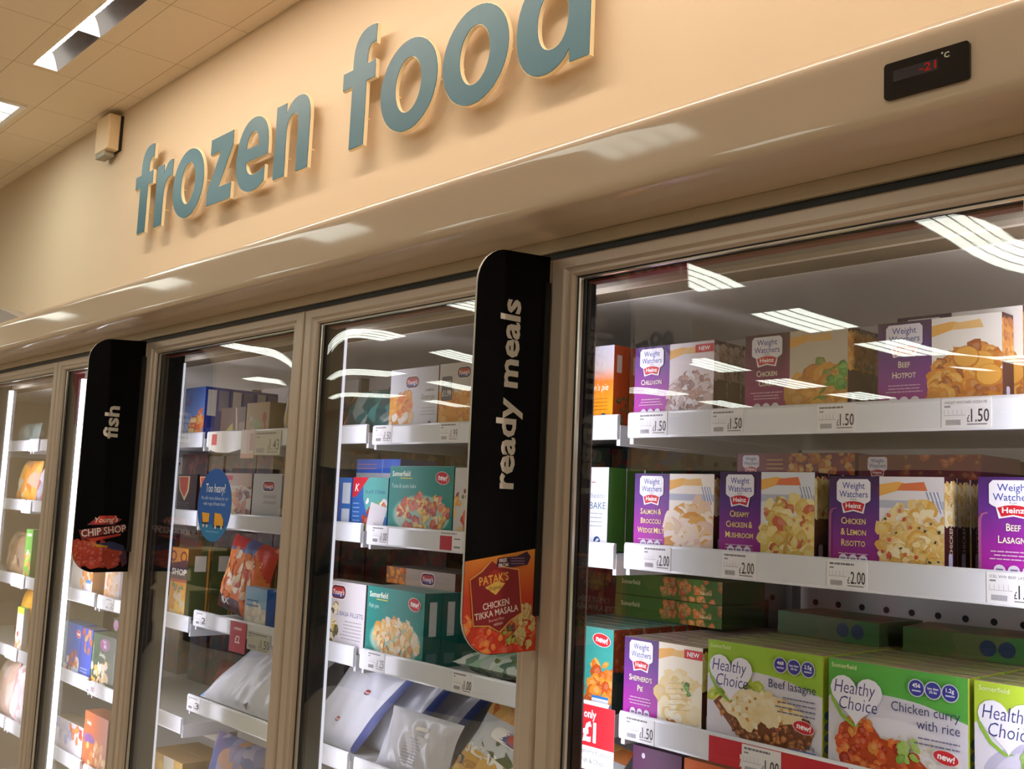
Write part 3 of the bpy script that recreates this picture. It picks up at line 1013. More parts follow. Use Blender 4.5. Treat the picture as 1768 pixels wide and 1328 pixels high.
def green_art(title, food, seed=1, flat='6fb33a', badges=('468', 'less than|3% fat', '2.5g')):
    G = gradient_ink('green_pack_' + flat, [(0.0, 'a9c832'), (0.55, tint(flat, .1)), (1.0, flat)], 0.155)
    def art(p, w_, h_):
        p.rect(0, 0, w_, h_, ink('dcd9e2'))
        N = 14
        curve = [(w_ * k / N, h_ * (.70 + .05 * math.sin(PI * k / N * 1.1 + .2) - (.05 if k > N * .7 else 0) * (k / N - .7) / .3)) for k in range(N + 1)]
        p.poly([(0, h_)] + [(0, h_ * .66)] + curve[1:] + [(w_, h_)], ink(flat))
        if food == 'lasagne':
            S = lambda q: [(a * w_, c * h_) for a, c in q]
            meat = S([(.06, .40), (.12, .47), (.3, .46), (.9, .40), (.94, .3), (.9, .14), (.7, .1), (.5, .06), (.34, .08), (.22, .2)])
            cheese = S([(.12, .42), (.2, .52), (.34, .58), (.55, .57), (.74, .53), (.87, .44), (.8, .35), (.66, .31), (.58, .26), (.5, .3), (.42, .2), (.34, .2), (.28, .29), (.2, .32)])
            p.blobs(w_ * .03, h_ * .42, w_ * .60, h_ * .68, ['b3c33a', 'c3cf52', '97ab30', 'd2d86a', 'a8b83c'], 42, h_ * .06, seed, lambda a, b2: b2 < h_ * (.5 + .17 * math.sin(a / w_ * 4.6)))
            p.poly(meat, ink('7a4a2e'))
            p.blobs(w_ * .05, h_ * .06, w_ * .94, h_ * .46, ['8a5332', 'a5663c', '6e402c', 'b9743e', '7c4a34', '94502e', 'c07a40'], 150, h_ * .03, seed + 1, lambda a, b2: pip(a, b2, meat))
            p.poly(cheese, ink('ead9ac'))
            p.blobs(w_ * .1, h_ * .18, w_ * .9, h_ * .6, ['ead9ac', 'eedfb8', 'e6d09a', 'f0e6c8', 'e8d4a2'], 60, h_ * .04, seed + 2, lambda a, b2: pip(a, b2, cheese), .3, False)
            p.blobs(w_ * .2, h_ * .26, w_ * .84, h_ * .54, ['dfa850', 'd8963c', 'e0b464', 'c07a30'], 16, h_ * .022, seed + 4, lambda a, b2: pip(a, b2, cheese), .3, False)
            p.rect(w_ * .44, h_ * .03, w_ * .26, h_ * .06, ink('5d55a4'))
            p.rect(w_ * .72, h_ * .02, w_ * .08, h_ * .05, ink('4c4c54'))
            p.rect(w_ * .74, h_ * .072, w_ * .22, h_ * .045, ink('3d6fc0'))
            p.text('450g', w_ * .95, h_ * .14, h_ * .05, ink('50506a'), 'r')
        if food == 'redcurry':
            S = lambda q: [(a * w_, c * h_) for a, c in q]
            red = S([(.06, .26), (.1, .44), (.2, .52), (.32, .5), (.4, .38), (.52, .36), (.66, .28), (.78, .16), (.82, 0), (.16, 0)])
            p.ell(w_ * .5, h_ * .22, w_ * .47, h_ * .34, ink('e6e3ea'), 30)
            p.blobs(w_ * .3, h_ * .02, w_ * .95, h_ * .44, ['ece6dc', 'e2dacb', 'f2eee6', 'd9cfbd'], 160, h_ * .022, seed + 1, lambda a, b2: ((a - w_ * .62) / (w_ * .34)) ** 2 + ((b2 - h_ * .2) / (h_ * .24)) ** 2 < 1)
            p.poly(red, ink('b8481f'))
            p.blobs(w_ * .05, 0, w_ * .84, h_ * .52, ['c4431f', 'd65a26', 'b03418', 'e0752f', 'd98a3a', 'a82c16', 'cc5024'], 110, h_ * .05, seed, lambda a, b2: pip(a, b2, red))
            p.blobs(w_ * .54, h_ * .24, w_ * .68, h_ * .4, ['7fae3e', '9cc24e', '68983a', 'a8c864'], 14, h_ * .04, seed + 3)
            p.rect(w_ * .45, 0, w_ * .14, h_ * .03, ink('5d55a4'))
        if food == 'pasta':
            p.ell(w_ * .55, h_ * .26, w_ * .5, h_ * .34, ink('b9b6cc'), 30)
            p.ell(w_ * .56, h_ * .25, w_ * .44, h_ * .3, ink('c9c6d8'), 30)
            p.blobs(w_ * .2, h_ * .0, w_ * .9, h_ * .3, ['c8642f', 'd88a48', 'b4532c', 'e3b07a', '9aa84e'], 60, h_ * .05, seed)
            p.blobs(w_ * .38, h_ * .2, w_ * .9, h_ * .42, ['efe3c6', 'e6d4a8', 'dcbc7c'], 16, h_ * .08, seed + 1)
            p.blobs(w_ * .3, h_ * .38, w_ * .6, h_ * .5, ['7a9a4a', '8fae5c'], 8, h_ * .05, seed + 2)
        # heart
        hx, hy, s = w_ * .19, h_ * .69, w_ * .15
        pts = []
        for k in range(28):
            t = 2 * PI * k / 28
            pts.append((hx + s * .2 + s * 1.32 * (math.sin(t) ** 3), hy + s * .0 + s * .078 * (13 * math.cos(t) - 5 * math.cos(2 * t) - 2 * math.cos(3 * t) - math.cos(4 * t))))
        hx0, hx = hx, hx + s * .1
        sw = [(hx - s * 1.25 + .0, hy + s * .2), (hx - s * 1.15, hy - s * .3), (hx - s * .7, hy - s * .95), (hx - s * .05, hy - s * 1.35), (hx + s * .4, hy - s * 1.22),
              (hx - s * .02, hy - s * 1.22), (hx - s * .6, hy - s * .82), (hx - s * 1.02, hy - s * .2)]
        p.poly(sw, ink('8dbb3c'))
        hx = hx0
        p.poly(pts, ink('eceaf3'))
        p.text('Healthy', hx - s * .92, hy + s * .12, s * .86, ink('3a3f7c'), shear=0.18, bold=-0.004, sx=0.78)
        p.text('Choice', hx - s * .66, hy - s * .6, s * .86, ink('3a3f7c'), shear=0.18, bold=-0.004, sx=0.80)
        p.text('Somerfield', w_ * .03, h_ * .93, h_ * .055, ink('dfe8a8'), bold=0.012, sx=1.05)
        for k, bt in enumerate(badges):
            cx, cy = w_ * (.66 + .115 * k), h_ * .86
            p.ell(cx, cy, h_ * .075, h_ * .075, ink('d5d2e6'), 18)
            p.ell(cx, cy, h_ * .067, h_ * .067, ink('3a3f94'), 18)
            for q, s2 in enumerate(bt.split('|')):
                p.text(s2, cx, cy + h_ * (.005 - .03 * q), h_ * (.048 if '|' not in bt else .028), ink('ffffff'), 'c', bold=0.015)
            if '|' not in bt:
                p.rect(cx - h_ * .04, cy - h_ * .03, h_ * .08, h_ * .013, ink('c4c4e4'))
        for k, s2 in enumerate(title):
            p.text(s2, w_ * .955, h_ * (.64 - .115 * k), h_ * .115, ink('3d3c66'), 'r', sx=0.92, bold=0.0)
        p.lines(w_ * .955, h_ * (.60 - .115 * (len(title) - 1)) - h_ * .04, w_ * .34, 4 if len(title) == 1 else 2, h_ * .045, h_ * .013, ink('77748f'), 'r', seed)
        if food != 'pasta':
            new_flash(p, w_ * .86, h_ * .33, w_ * .085, h_ * .055)
    return art

def green_side(p, d, h_):
    p.rect(0, 0, d, h_, ink('b4c23c'))
    for k in range(4):
        p.ell(d * .45, h_ * (.16 + .1 * k), d * .3, h_ * .042, ink('3c6fb8'), 12)

def logo_young(p, cx, cy, w_, h_, dark='5a2030'):
    p.rrect(cx - w_ / 2, cy - h_ / 2, w_, h_, h_ * .42, ink('f3eeea'))
    p.rrect(cx - w_ * .47, cy - h_ * .44, w_ * .94, h_ * .88, h_ * .38, ink(dark))
    p.rrect(cx - w_ * .41, cy - h_ * .33, w_ * .82, h_ * .66, h_ * .28, ink('b8362e'))
    p.rect(cx - w_ * .36, cy - h_ * .32, w_ * .72, h_ * .2, ink('3a4a86'))
    p.text("Young's", cx, cy - h_ * .17, h_ * .5, ink('ffffff'), 'c', bold=0.008, shear=0.2, fit=w_ * .76)

def teal_art(title, seed, hx, label_y=.72, sx=1.0):
    def art(p, w_, h_):
        p.rect(0, 0, w_, h_, ink('2f8a80'))
        p.text('Somerfield', w_ * .04, h_ * .85, h_ * .11, ink('f0f3e4'), bold=0.018, sx=0.95)
        p.rect(w_ * .17, h_ * .815, w_ * .2, h_ * .014, ink('d6c84a'))
        p.text(title, w_ * .04, h_ * label_y, h_ * .085, ink('bfe0d6'), sx=0.95)
        p.ell(w_ * .52, h_ * .29, w_ * .45, h_ * .3, ink('5aa79c'), 30)
        p.ell(w_ * .53, h_ * .29, w_ * .43, h_ * .28, ink('a9c4b0'), 30)
        p.blobs(w_ * .12, h_ * .03, w_ * .95, h_ * .62, hx, 110, h_ * .062, seed, lambda a, b2: ((a - w_ * .55) / (w_ * .39)) ** 2 + ((b2 - h_ * .31) / (h_ * .29)) ** 2 < 1)
        new_flash(p, w_ * .84, h_ * .83, w_ * .1, h_ * .085)
        p.rect(w_ * .3, h_ * .02, w_ * .4, h_ * .03, ink('6c8f7c'))
    return art

def stripe_side(bg, bar='d9d9d4'):
    def art(p, d, h_):
        p.rect(0, 0, d, h_, ink(bg))
        p.rect(d * .3, h_ * .42, d * .42, h_ * .46, ink(bar))
        p.rect(d * .2, h_ * .05, d * .6, h_ * .14, ink(tint(bg, .25)))
    return art

def plain_art(f):
    return f

# ------------------------------------------------------------------ goods: right-hand door (and what shows of its neighbour)
YG = 0.2
def pie_art(p, w_, h_):
    p.rect(0, 0, w_, h_, gradient_ink('sunset_pack', [(0.0, 'f2a818'), (0.3, 'f0961c'), (0.55, 'ea7d2a'), (0.72, 'c8b9b4'), (1.0, 'c9c6d2')], 0.141))
    p.text("Fisherman's pie", w_ * .93, h_ * .44, h_ * .12, ink('fff3dc'), 'r', shear=0.25, sx=.8)
    p.lines(w_ * .93, h_ * .33, w_ * .4, 4, h_ * .045, h_ * .012, ink('b8661a'), 'r', 4)
    p.ell(w_ * .87, h_ * .1, h_ * .055, h_ * .055, ink('1d3f74'), 18)
    p.poly([(w_ * .835, h_ * .085), (w_ * .87, h_ * .13), (w_ * .91, h_ * .125), (w_ * .885, h_ * .1)], ink('dfe6ee'))
    p.lines(w_ * .78, h_ * .1, w_ * .2, 2, h_ * .04, h_ * .01, ink('8a5a18'), 'r', 7)
    p.blobs(0, 0, w_ * .55, h_ * .5, ['e8a03a', 'f0c060', 'd98030'], 40, h_ * .06, 8)
def orange_side(p, d, h_):
    p.rect(0, 0, d, h_, ink('c4501e'))
    p.rect(d * .2, h_ * .66, d * .32, h_ * .22, ink('e2c9b4'))
    p.blobs(0, 0, d, h_ * .35, ['7a6a2a', '8a4a20', '5c5a28'], 14, d * .14, 2)
o = carton('fish_pie_carton', 'orange and white pie carton half hidden at the left end of the highest right-hand shelf', 'food carton', -0.205, -0.040, YG, 1.651, 0.141, 0.04, ink('e89a2a'), ink('c4501e'), ink('c8b8a8'), pie_art, orange_side)
row_behind(o, 3, 0.0415, 'orange pie carton queued behind the half hidden front pie carton', 'orange pie cartons in the row behind')

slim('ready_meal_carton', 'purple chilli con carne carton with a red NEW tag on the highest shelf', 0.009, 0.174, YG, 1.6525, 0.129, ['Chilli con', 'Carne'], 'chilli', 2,
     'purple chilli con carne carton in the row behind the front one with the NEW tag', 'chilli con carne cartons behind the front one', new=True, seed=11, stxt=None)
slim('ready_meal_carton', 'maroon chicken curry carton at the front of the highest shelf', 0.233, 0.407, YG, 1.6525, 0.129, ['Chicken', 'Curry'], 'curry', 2,
     'maroon chicken curry carton in the row behind the front one', 'chicken curry cartons behind the front one', bg=MAROON, seed=12)
slim('ready_meal_carton', 'purple beef hotpot carton at the front of the highest shelf, near the right edge', 0.453, 0.622, YG, 1.6525, 0.126, ['Beef', 'Hotpot'], 'hotpot', 0, bg=VIOLET, seed=13)
o = slim('ready_meal_carton', 'taller carton standing directly behind the front beef hotpot, its top edge showing', 0.462, 0.633, YG + 0.037, 1.6525, 0.139, ['Beef', 'Hotpot'], 'hotpot', 0, bg=VIOLET, seed=14)
row_behind(o, 3, 0.036, 'beef hotpot carton in the row behind the two foremost ones', 'beef hotpot cartons in the row behind')

def bake_art(p, w_, h_):
    p.rect(0, 0, w_, h_, ink('e6e6ec'))
    p.text('Cheddar', w_ * .97, h_ * .63, h_ * .085, ink('8aa0ae'), 'r', shear=.2)
    p.text('BAKE', w_ * .97, h_ * .5, h_ * .12, ink('3c6a90'), 'r', sx=.95)
    p.lines(w_ * .93, h_ * .44, w_ * .4, 4, h_ * .05, h_ * .012, ink('9aa6b0'), 'r', 3)
    p.rect(w_ * .76, h_ * .815, w_ * .06, h_ * .01, ink('b04040'))
    p.ell(w_ * .86, h_ * .12, h_ * .055, h_ * .055, ink('1d4f84'), 18)
    p.poly([(w_ * .83, h_ * .105), (w_ * .86, h_ * .15), (w_ * .895, h_ * .145), (w_ * .875, h_ * .12)], ink('e6e6ec'))
    p.blobs(0, 0, w_ * .5, h_ * .55, ['d8b060', 'e6cc8a', 'b88a48'], 40, h_ * .06, 8)
o = carton('fish_bake_carton', 'white bake carton with green sides at the left end of the second shelf', 'food carton', -0.21, -0.044, YG, 1.4345, 0.144, 0.045, ink('e6e6ec'), ink('3f6a26'), ink('b4b4a4'), bake_art)
row_behind(o, 3, 0.0465, 'green sided bake carton queued behind the white front one', 'bake cartons behind the front one')

slim('ready_meal_carton', 'purple salmon and broccoli wedge melt carton on the second shelf', 0.016, 0.179, YG, 1.4355, 0.133, ['Salmon &', 'Broccoli', 'Wedge Melt'], 'salmon', 2,
     'purple salmon and broccoli carton in the row behind the front one', 'salmon and broccoli cartons behind the front one', tcol='f4d9a4', seed=21, d=0.036)
slim('ready_meal_carton', 'purple creamy chicken and mushroom carton leaning slightly on the second shelf', 0.190, 0.356, YG, 1.4355, 0.137, ['Creamy', 'Chicken &', 'Mushroom'], 'creamy', 5,
     'purple creamy chicken carton in the row behind the leaning front one', 'creamy chicken cartons behind the front one', tcol='f2d98a', seed=22, bg=VIOLET, d=0.036)
slim('ready_meal_carton', 'purple chicken and lemon risotto carton on the second shelf', 0.380, 0.546, YG, 1.4355, 0.132, ['Chicken', '& Lemon', 'Risotto'], 'risotto', 5,
     'chicken and lemon risotto carton in the row behind the front one', 'chicken and lemon risotto cartons behind the front one', tcol='f2d98a', seed=23, bg=VIOLET, d=0.036, stxt='CHICKEN & LEMON', tray=True)
slim('ready_meal_carton', 'purple beef lasagne carton cut by the right edge on the second shelf', 0.590, 0.764, YG, 1.4355, 0.133, ['Beef', 'Lasagne'], 'hotpot', 4,
     'purple beef lasagne carton in the row behind the one at the right edge', 'purple beef lasagne cartons behind the front one', seed=24, tray=True, split=.5)
# two packs lying on top of the second row
def lying_art(p, w_, h_):
    p.rect(0, 0, w_, h_, ink('7c2450'))
    badge(p, w_ * .05, h_ * .06, w_ * .15, h_ * .86)
    p.lines(w_ * .34, h_ * .66, w_ * .16, 3, h_ * .2, h_ * .07, ink('d8a060'), 'c', 2)
    p.blobs(w_ * .46, 0, w_ * .98, h_, ['d88a3a', 'c8642e', 'e4a85a', 'b8542a', 'e8b870'], 40, h_ * .2, 31)
lz = 1.4355 + 0.1375
carton('ready_meal_carton', 'purple ready meal carton lying flat on top of the creamy chicken row', 'food carton', 0.150, 0.362, 0.30, lz, 0.034, 0.13, ink('6a2344'), ink('5a1d34'), ink('6a2a4a'), lying_art)
carton('ready_meal_carton', 'dark red ready meal carton lying flat on top of the lemon risotto row', 'food carton', 0.368, 0.55, 0.30, 1.5685, 0.035, 0.13, ink('5c1f2e'), ink('5a1d34'), ink('6a2a3a'),
       lambda p, w_, h_: (p.rect(0, 0, w_, h_, ink('6a2030')), badge(p, w_ * .08, h_ * .08, w_ * .17, h_ * .84), p.blobs(w_ * .4, 0, w_, h_, ['8a3a22', '6e2c1c', 'a0482a'], 20, h_ * .2, 5)))

def teal_fish(p, w_, h_):
    p.rect(0, 0, w_, h_, ink('3a9a90'))
    p.blobs(0, h_ * .1, w_, h_ * .62, ['e08a2a', 'd0701e', 'eca444', 'c05a18', 'b84e18'], 80, h_ * .08, 6, lambda a, b2: b2 < h_ * (.42 + .2 * math.sin(a / w_ * 9)))
    new_flash(p, w_ * .86, h_ * .86, w_ * .105, h_ * .075)
    p.rect(w_ * .0, 0, w_, h_ * .1, ink('e6ddc6'))
    p.rect(w_ * .76, h_ * .04, w_ * .2, h_ * .12, ink('dfe6ee'))
    p.rect(w_ * .76, h_ * .16, w_ * .2, h_ * .03, ink('2f78b8'))
def teal_fish_side(p, d, h_):
    p.rect(0, 0, d, h_, ink('2f4a44'))
    p.rect(0, h_ * .5, d, h_ * .5, ink('a8401e'))
    p.blobs(0, h_ * .5, d, h_, ['c05a24', '8a3018', 'b8481c'], 14, d * .2, 3)
o = carton('battered_fish_carton', 'teal battered fish carton with a red new flash, half hidden at the left', 'food carton', -0.21, -0.021, YG, 1.1675, 0.138, 0.036, ink('3a9a90'), ink('2f4a44'), ink('3f7a70'), teal_fish, teal_fish_side, top_stripes(['2f8a80', '4a7a6a', '8a9a8a', '2a5a50'], 7))
row_behind(o, 8, 0.0375, 'teal battered fish carton queued behind the front one, only its top edge showing', 'battered fish cartons behind the front one')
slim('ready_meal_carton', "bright purple shepherd's pie carton on the third shelf", 0.004, 0.164, YG, 1.1635, 0.136, ["Shepherd's", 'Pie'], 'shepherd', 9,
     "shepherd's pie carton queued behind the front one, only its top edge showing", "shepherd's pie cartons behind the front one", seed=33, new=True)
def green(label, x0, x1, title, food, flat, n, rl, grp, seed, badges):
    o = carton('ready_meal_carton', label, 'food carton', x0, x1, YG, 1.1635, 0.152, 0.036, ink('dcd9e2'), ink('b4c23c'), ink('a5916c'), green_art(title, food, seed, flat, badges), green_side, TOPS_G)
    row_behind(o, n, 0.0375, rl, grp, 0.002, seed)
    return o
green('lime green and white beef lasagne carton on the third shelf', 0.174, 0.371, ['Beef lasagne'], 'lasagne', '9cc43a', 8, 'green beef lasagne carton queued behind the front one, its top edge showing', 'green beef lasagne cartons behind the front one', 41, ('468', 'less than|3% fat', '2.5g'))
green('green and white chicken curry with rice carton on the third shelf', 0.381, 0.575, ['Chicken curry', 'with rice'], 'redcurry', '5cb048', 8, 'chicken curry with rice carton queued behind the front one, its top edge showing', 'chicken curry with rice cartons behind the front one', 42, ('456', 'less than|2% fat', '1.2g'))
green('lime and white heart carton with a pasta plate, at the lower right corner', 0.583, 0.772, [], 'pasta', 'b0cc3c', 8, 'lime carton queued behind the one cut by the lower right corner', 'lime cartons behind the one at the right edge', 43, ())
def nacho_art(p, w_, h_):
    p.rect(0, 0, w_, h_, ink('4a6a26'))
    p.text('Somerfield', w_ * .06, h_ * .5, h_ * .3, ink('d8c89a'), bold=.01, sx=.9)
    p.text('Nacho', w_ * .82, h_ * .36, h_ * .26, ink('e6b87a'), 'c', bold=.01)
    p.blobs(w_ * .46, 0, w_, h_, ['c06a2c', 'd08038', 'b0562a', 'a86a30', '9a7a34'], 40, h_ * .18, 12)
    p.text('Nacho', w_ * .86, h_ * .36, h_ * .24, ink('f0c890'), 'c', bold=.01)
for k, lab in enumerate(('lower of two green nacho cartons stacked at the back of the third shelf', 'upper of two green nacho cartons stacked at the back of the third shelf')):
    carton('nacho_carton', lab, 'food carton', -0.195, 0.055, 0.395, 1.3063 + 0.0412 * k, 0.04, 0.13, ink('4a6a26'), ink('4a5a2a'), ink('6a6a3a'), nacho_art)
GREENMIX = mottle('green_brown_pack', ['3a6a2e', '4a5a2a', '356a34', '6a5a34', '3f7238'], 16)
BROWNMIX = mottle('tan_green_pack', ['8a7450', '6a7a40', '9a805a', '7a5a44', '6a7a4a'], 22)
def darkgreen_art(p, w_, h_):
    for k in range(2):
        p.ell(w_ * (.66 + .14 * k), h_ * .5, h_ * .32, h_ * .32, ink('23324a'), 14)
carton('ready_meal_carton', 'green carton lying flat on the rear of the green beef lasagne row', 'food carton', 0.17, 0.36, 0.385, 1.3162, 0.036, 0.12, GREENMIX, ink('4a5a30'), BROWNMIX, darkgreen_art, rot=-0.08)
carton('ready_meal_carton', 'green carton with two dark discs tipped over on the chicken curry with rice row', 'food carton', 0.40, 0.58, 0.385, 1.3162, 0.036, 0.12, GREENMIX, ink('4a5a30'), BROWNMIX, darkgreen_art, rot=0.16)

# fourth shelf of the right-hand door: tops only
carton('ready_meal_carton', 'dark purple carton on the lowest shelf in view, under the one pound sign', 'food carton', 0.02, 0.12, YG + .01, 0.9275, 0.2, 0.05, ink('56204c'), ink('3a1a30'), ink('56304c'),
       lambda p, w_, h_: (p.rect(0, 0, w_, h_, ink('5c2350')), p.ell(w_ * .22, h_ * .93, h_ * .018, h_ * .022, ink('d8cfe0'), 12)))
carton('ready_meal_carton', 'orange carton with a dark swirl on the lowest shelf in view', 'food carton', 0.125, 0.24, YG + .01, 0.9275, 0.2, 0.05, ink('d8641e'), ink('a04a18'), ink('c87a3a'),
       lambda p, w_, h_: (p.rect(0, 0, w_, h_, ink('dc6a20')), p.ell(w_ * .3, h_ * .86, w_ * .26, h_ * .06, ink('3a2016'), 20), p.ell(w_ * .3, h_ * .86, w_ * .18, h_ * .035, ink('e8dccc'), 20), p.blobs(w_ * .6, h_ * .6, w_, h_ * .9, ['f0e0c0', 'e6b880'], 10, h_ * .04, 4)))
carton('ready_meal_carton', 'white carton beside the orange swirl carton on the lowest shelf in view', 'food carton', 0.246, 0.42, YG + .01, 0.9275, 0.19, 0.05, ink('d8cfc4'), ink('a09080'), ink('b8a890'))
def fillers(x0, x1, y, z, n, h, pal, label, group, seed, name='food_carton', d=0.05, gap=0.004):
    """row of packs standing side by side at the back of a shelf"""
    rd = random.Random(seed)
    x = x0
    k = 0
    wd = (x1 - x0) / n
    for k in range(n):
        hh = h * rd.uniform(0.93, 1.0)
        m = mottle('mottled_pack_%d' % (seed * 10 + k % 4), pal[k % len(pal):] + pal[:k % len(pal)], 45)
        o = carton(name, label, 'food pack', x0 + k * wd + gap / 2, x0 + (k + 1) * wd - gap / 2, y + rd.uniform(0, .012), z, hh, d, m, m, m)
        o['group'] = group
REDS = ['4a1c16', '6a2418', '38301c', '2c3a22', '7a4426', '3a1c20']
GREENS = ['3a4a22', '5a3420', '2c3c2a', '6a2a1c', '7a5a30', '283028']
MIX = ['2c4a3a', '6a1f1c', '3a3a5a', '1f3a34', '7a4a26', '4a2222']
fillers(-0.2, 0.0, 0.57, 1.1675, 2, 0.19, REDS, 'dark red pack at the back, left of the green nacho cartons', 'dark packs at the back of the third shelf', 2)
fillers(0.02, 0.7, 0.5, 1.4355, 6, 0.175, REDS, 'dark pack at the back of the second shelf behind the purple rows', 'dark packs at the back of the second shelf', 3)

# ------------------------------------------------------------------ goods: door left of the ready meals flag
def ocean_art(p, w_, h_):
    p.rect(0, 0, w_, h_, ink('cfcfd2'))
    p.rrect(0, 0, w_ * .48, h_ * .58, .006, ink('e09a3a'))
    p.blobs(0, h_ * .26, w_ * .47, h_ * .62, ['e0702a', 'd88a3a', 'e8a044', 'cc5a24'], 40, h_ * .06, 3)
    p.blobs(0, 0, w_ * .47, h_ * .26, ['e8d8c0', 'd9b080', 'efe4d4'], 20, h_ * .07, 5)
    logo_young(p, w_ * .47, h_ * .78, w_ * .28, h_ * .2)
    p.text('ADMIRAL', w_ * .84, h_ * .62, h_ * .05, ink('6a6a70'), 'c', bold=.01)
    p.text('Ocean pie', w_ * .8, h_ * .5, h_ * .12, ink('9a9484'), 'c', shear=.3, sx=.7)
    p.lines(w_ * .95, h_ * .36, w_ * .3, 3, h_ * .05, h_ * .012, ink('a8a8ac'), 'r', 2)
    p.ell(w_ * .86, h_ * .12, h_ * .05, h_ * .05, ink('6a7484'), 16)
carton('ocean_pie_carton', 'white ocean pie carton on the top shelf left of the ready meals flag', 'food carton', -0.702, -0.532, YG, 1.6512, 0.139, 0.05, ink('cfcfd2'), ink('a86a30'), ink('c0b8b0'), ocean_art)
def onlypie(p, w_, h_):
    p.rect(0, 0, w_, h_, ink('cfcac6'))
    p.rect(0, 0, w_, h_ * .56, ink('dc9a44'))
    p.blobs(0, 0, w_, h_ * .58, ['e0a04a', 'd8883a', 'e8b868', 'cc7a34'], 60, h_ * .06, 9)
    logo_young(p, w_ * .47, h_ * .85, w_ * .26, h_ * .18, '2a3a5a')
    p.rrect(w_ * .05, h_ * .45, w_ * .2, h_ * .36, .004, ink('4a4a52'))
    p.text('ONLY', w_ * .15, h_ * .68, h_ * .1, ink('e6e0d8'), 'c', bold=.02, fit=w_ * .16)
    p.text('£1.99', w_ * .15, h_ * .52, h_ * .12, ink('e6e0d8'), 'c', bold=.02, fit=w_ * .17)
carton('ocean_pie_carton', 'pie carton with a dark only £1.99 flash, partly hidden by the ready meals flag', 'food carton', -0.528, -0.358, YG, 1.6512, 0.14, 0.05, ink('cfcac6'), ink('a86a30'), ink('c0b8b0'), onlypie)

TEALBAG = mottle('teal_fish_bag', ['1f4a4a', '2f6a6a', '16383c', 'a8b8b4', '20302c', '3a7a78'], 30)
def lie_bag(name, label, x, y, z, w_, l_, t_, paint, rz=0, art=None, seed=0, group=None, tilt=-PI / 2 + .05, seal=None):
    """pouch lying on its back on a shelf: front faces up"""
    return bag(name, label, 'food bag', w_, l_, t_, (x, y, z + t_ / 2), (tilt, 0, rz), paint, art, seed, 18, group, seal)
bag('fish_bag', 'dark teal fish bag with an orange corner slumped on a top shelf', 'food bag', 0.21, 0.105, 0.05, (-0.845, 0.24, 1.662), (-0.35, 0, 0), lambda u, v: ink('d8762a') if u < -.8 else TEALBAG, None, 4, 18)
bag('fish_bag', 'dark red and teal fish bag behind the slumped teal one on the top shelf', 'food bag', 0.2, 0.13, 0.05, (-0.86, 0.34, 1.662), (-0.3, 0, 0), lambda u, v: mottle('red_teal_bag', ['7a2422', '1f3a3a', '2a2a30', '8a3a2a'], 25), None, 6, 18)
bag('fish_bag', 'dark fish bag between the slumped teal bag and the ocean pie carton', 'food bag', 0.14, 0.12, 0.05, (-0.69, 0.36, 1.658), (-0.3, 0, 0), lambda u, v: mottle('red_teal_bag', ['7a2422'], 25), None, 7, 18)

def k_art(p, w_, h_):
    p.rect(0, 0, w_, h_, ink('2f5fa4'))
    p.poly([(w_ * .3, h_), (w_, h_), (w_, h_ * .28), (w_ * .42, h_ * .36), (w_ * .32, h_ * .6)], ink('5aa09a'))
    p.poly([(0, h_), (w_ * .45, h_), (w_ * .12, h_ * .64), (0, h_ * .62)], ink('c8283a'))
    p.text('K', w_ * .13, h_ * .74, h_ * .2, ink('f0e4e4'), 'c', bold=.02, shear=.2)
    p.text('FLAT STEAK', w_ * .66, h_ * .7, h_ * .09, ink('2a4a7a'), 'c', fit=w_ * .55)
    p.blobs(w_ * .3, 0, w_ * .95, h_ * .6, ['b8662c', '8a9a3a', 'd8ccc4', '9a3a24', 'dcd4d0'], 24, h_ * .1, 4)
    p.poly([(w_ * .42, 0), (w_ * .55, h_ * .55), (w_, h_ * .45), (w_ * .86, 0)], ink('c9c4c6'))
    p.lines(w_ * .04, h_ * .5, w_ * .22, 5, h_ * .08, h_ * .02, ink('8ab0dc'), 'l', 3)
def blue_side(p, w_, h_):
    p.rect(0, 0, w_, h_, ink('2f66b0'))
    p.rect(w_ * .22, 0, w_ * .16, h_ * .9, ink('6a4a80'))
    p.rect(w_ * .54, h_ * .5, w_ * .4, h_ * .4, ink('c4ccd8'))
    p.rect(w_ * .54, h_ * .02, w_ * .4, h_ * .38, ink('c4ccd8'))
carton('fish_carton', 'blue carton with white panels left of the flat steak carton', 'food carton', -0.912, -0.832, YG, 1.4345, 0.118, 0.12, ink('2f66b0'), ink('2a4a8a'), ink('6a86b4'), blue_side)
o = carton('steak_carton', 'blue and teal flat steak carton with a red corner', 'food carton', -0.828, -0.690, YG, 1.4345, 0.119, 0.05, ink('2f5fa4'), ink('284a80'), ink('6a86b4'), k_art)
row_behind(o, 2, 0.052, 'blue flat steak carton in the row behind the front one', 'flat steak cartons behind the front one')
def bluelie(p, w_, h_):
    p.rect(0, 0, w_, h_, ink('3a66c4'))
    p.rect(0, 0, w_, h_ * .28, ink('b8b8bc'))
    p.rect(w_ * .6, 0, w_ * .012, h_, ink('9ab4e0'))
    p.lines(w_ * .03, h_ * .7, w_ * .5, 2, h_ * .22, h_ * .06, ink('b07a9a'), 'l', 3)
carton('fish_carton', 'bright blue carton lying flat on top of the flat steak cartons', 'food carton', -0.895, -0.722, 0.252, 1.5535, 0.044, 0.1, ink('3a66c4'), ink('2f56a4'), ink('8aa0d0'), bluelie)
o = carton('pasta_bake_carton', 'teal tuna and pasta bake carton with a new flash', 'food carton', -0.686, -0.466, YG, 1.4345, 0.145, 0.045, ink('2f8a80'), ink('2a7a70'), ink('6a9a90'),
           teal_art('Tuna & pasta bake', 51, ['e0b04a', 'd8903a', 'c85a3a', 'e6c878', 'b8483a', 'e8d49a', 'd87a6a'], .68))
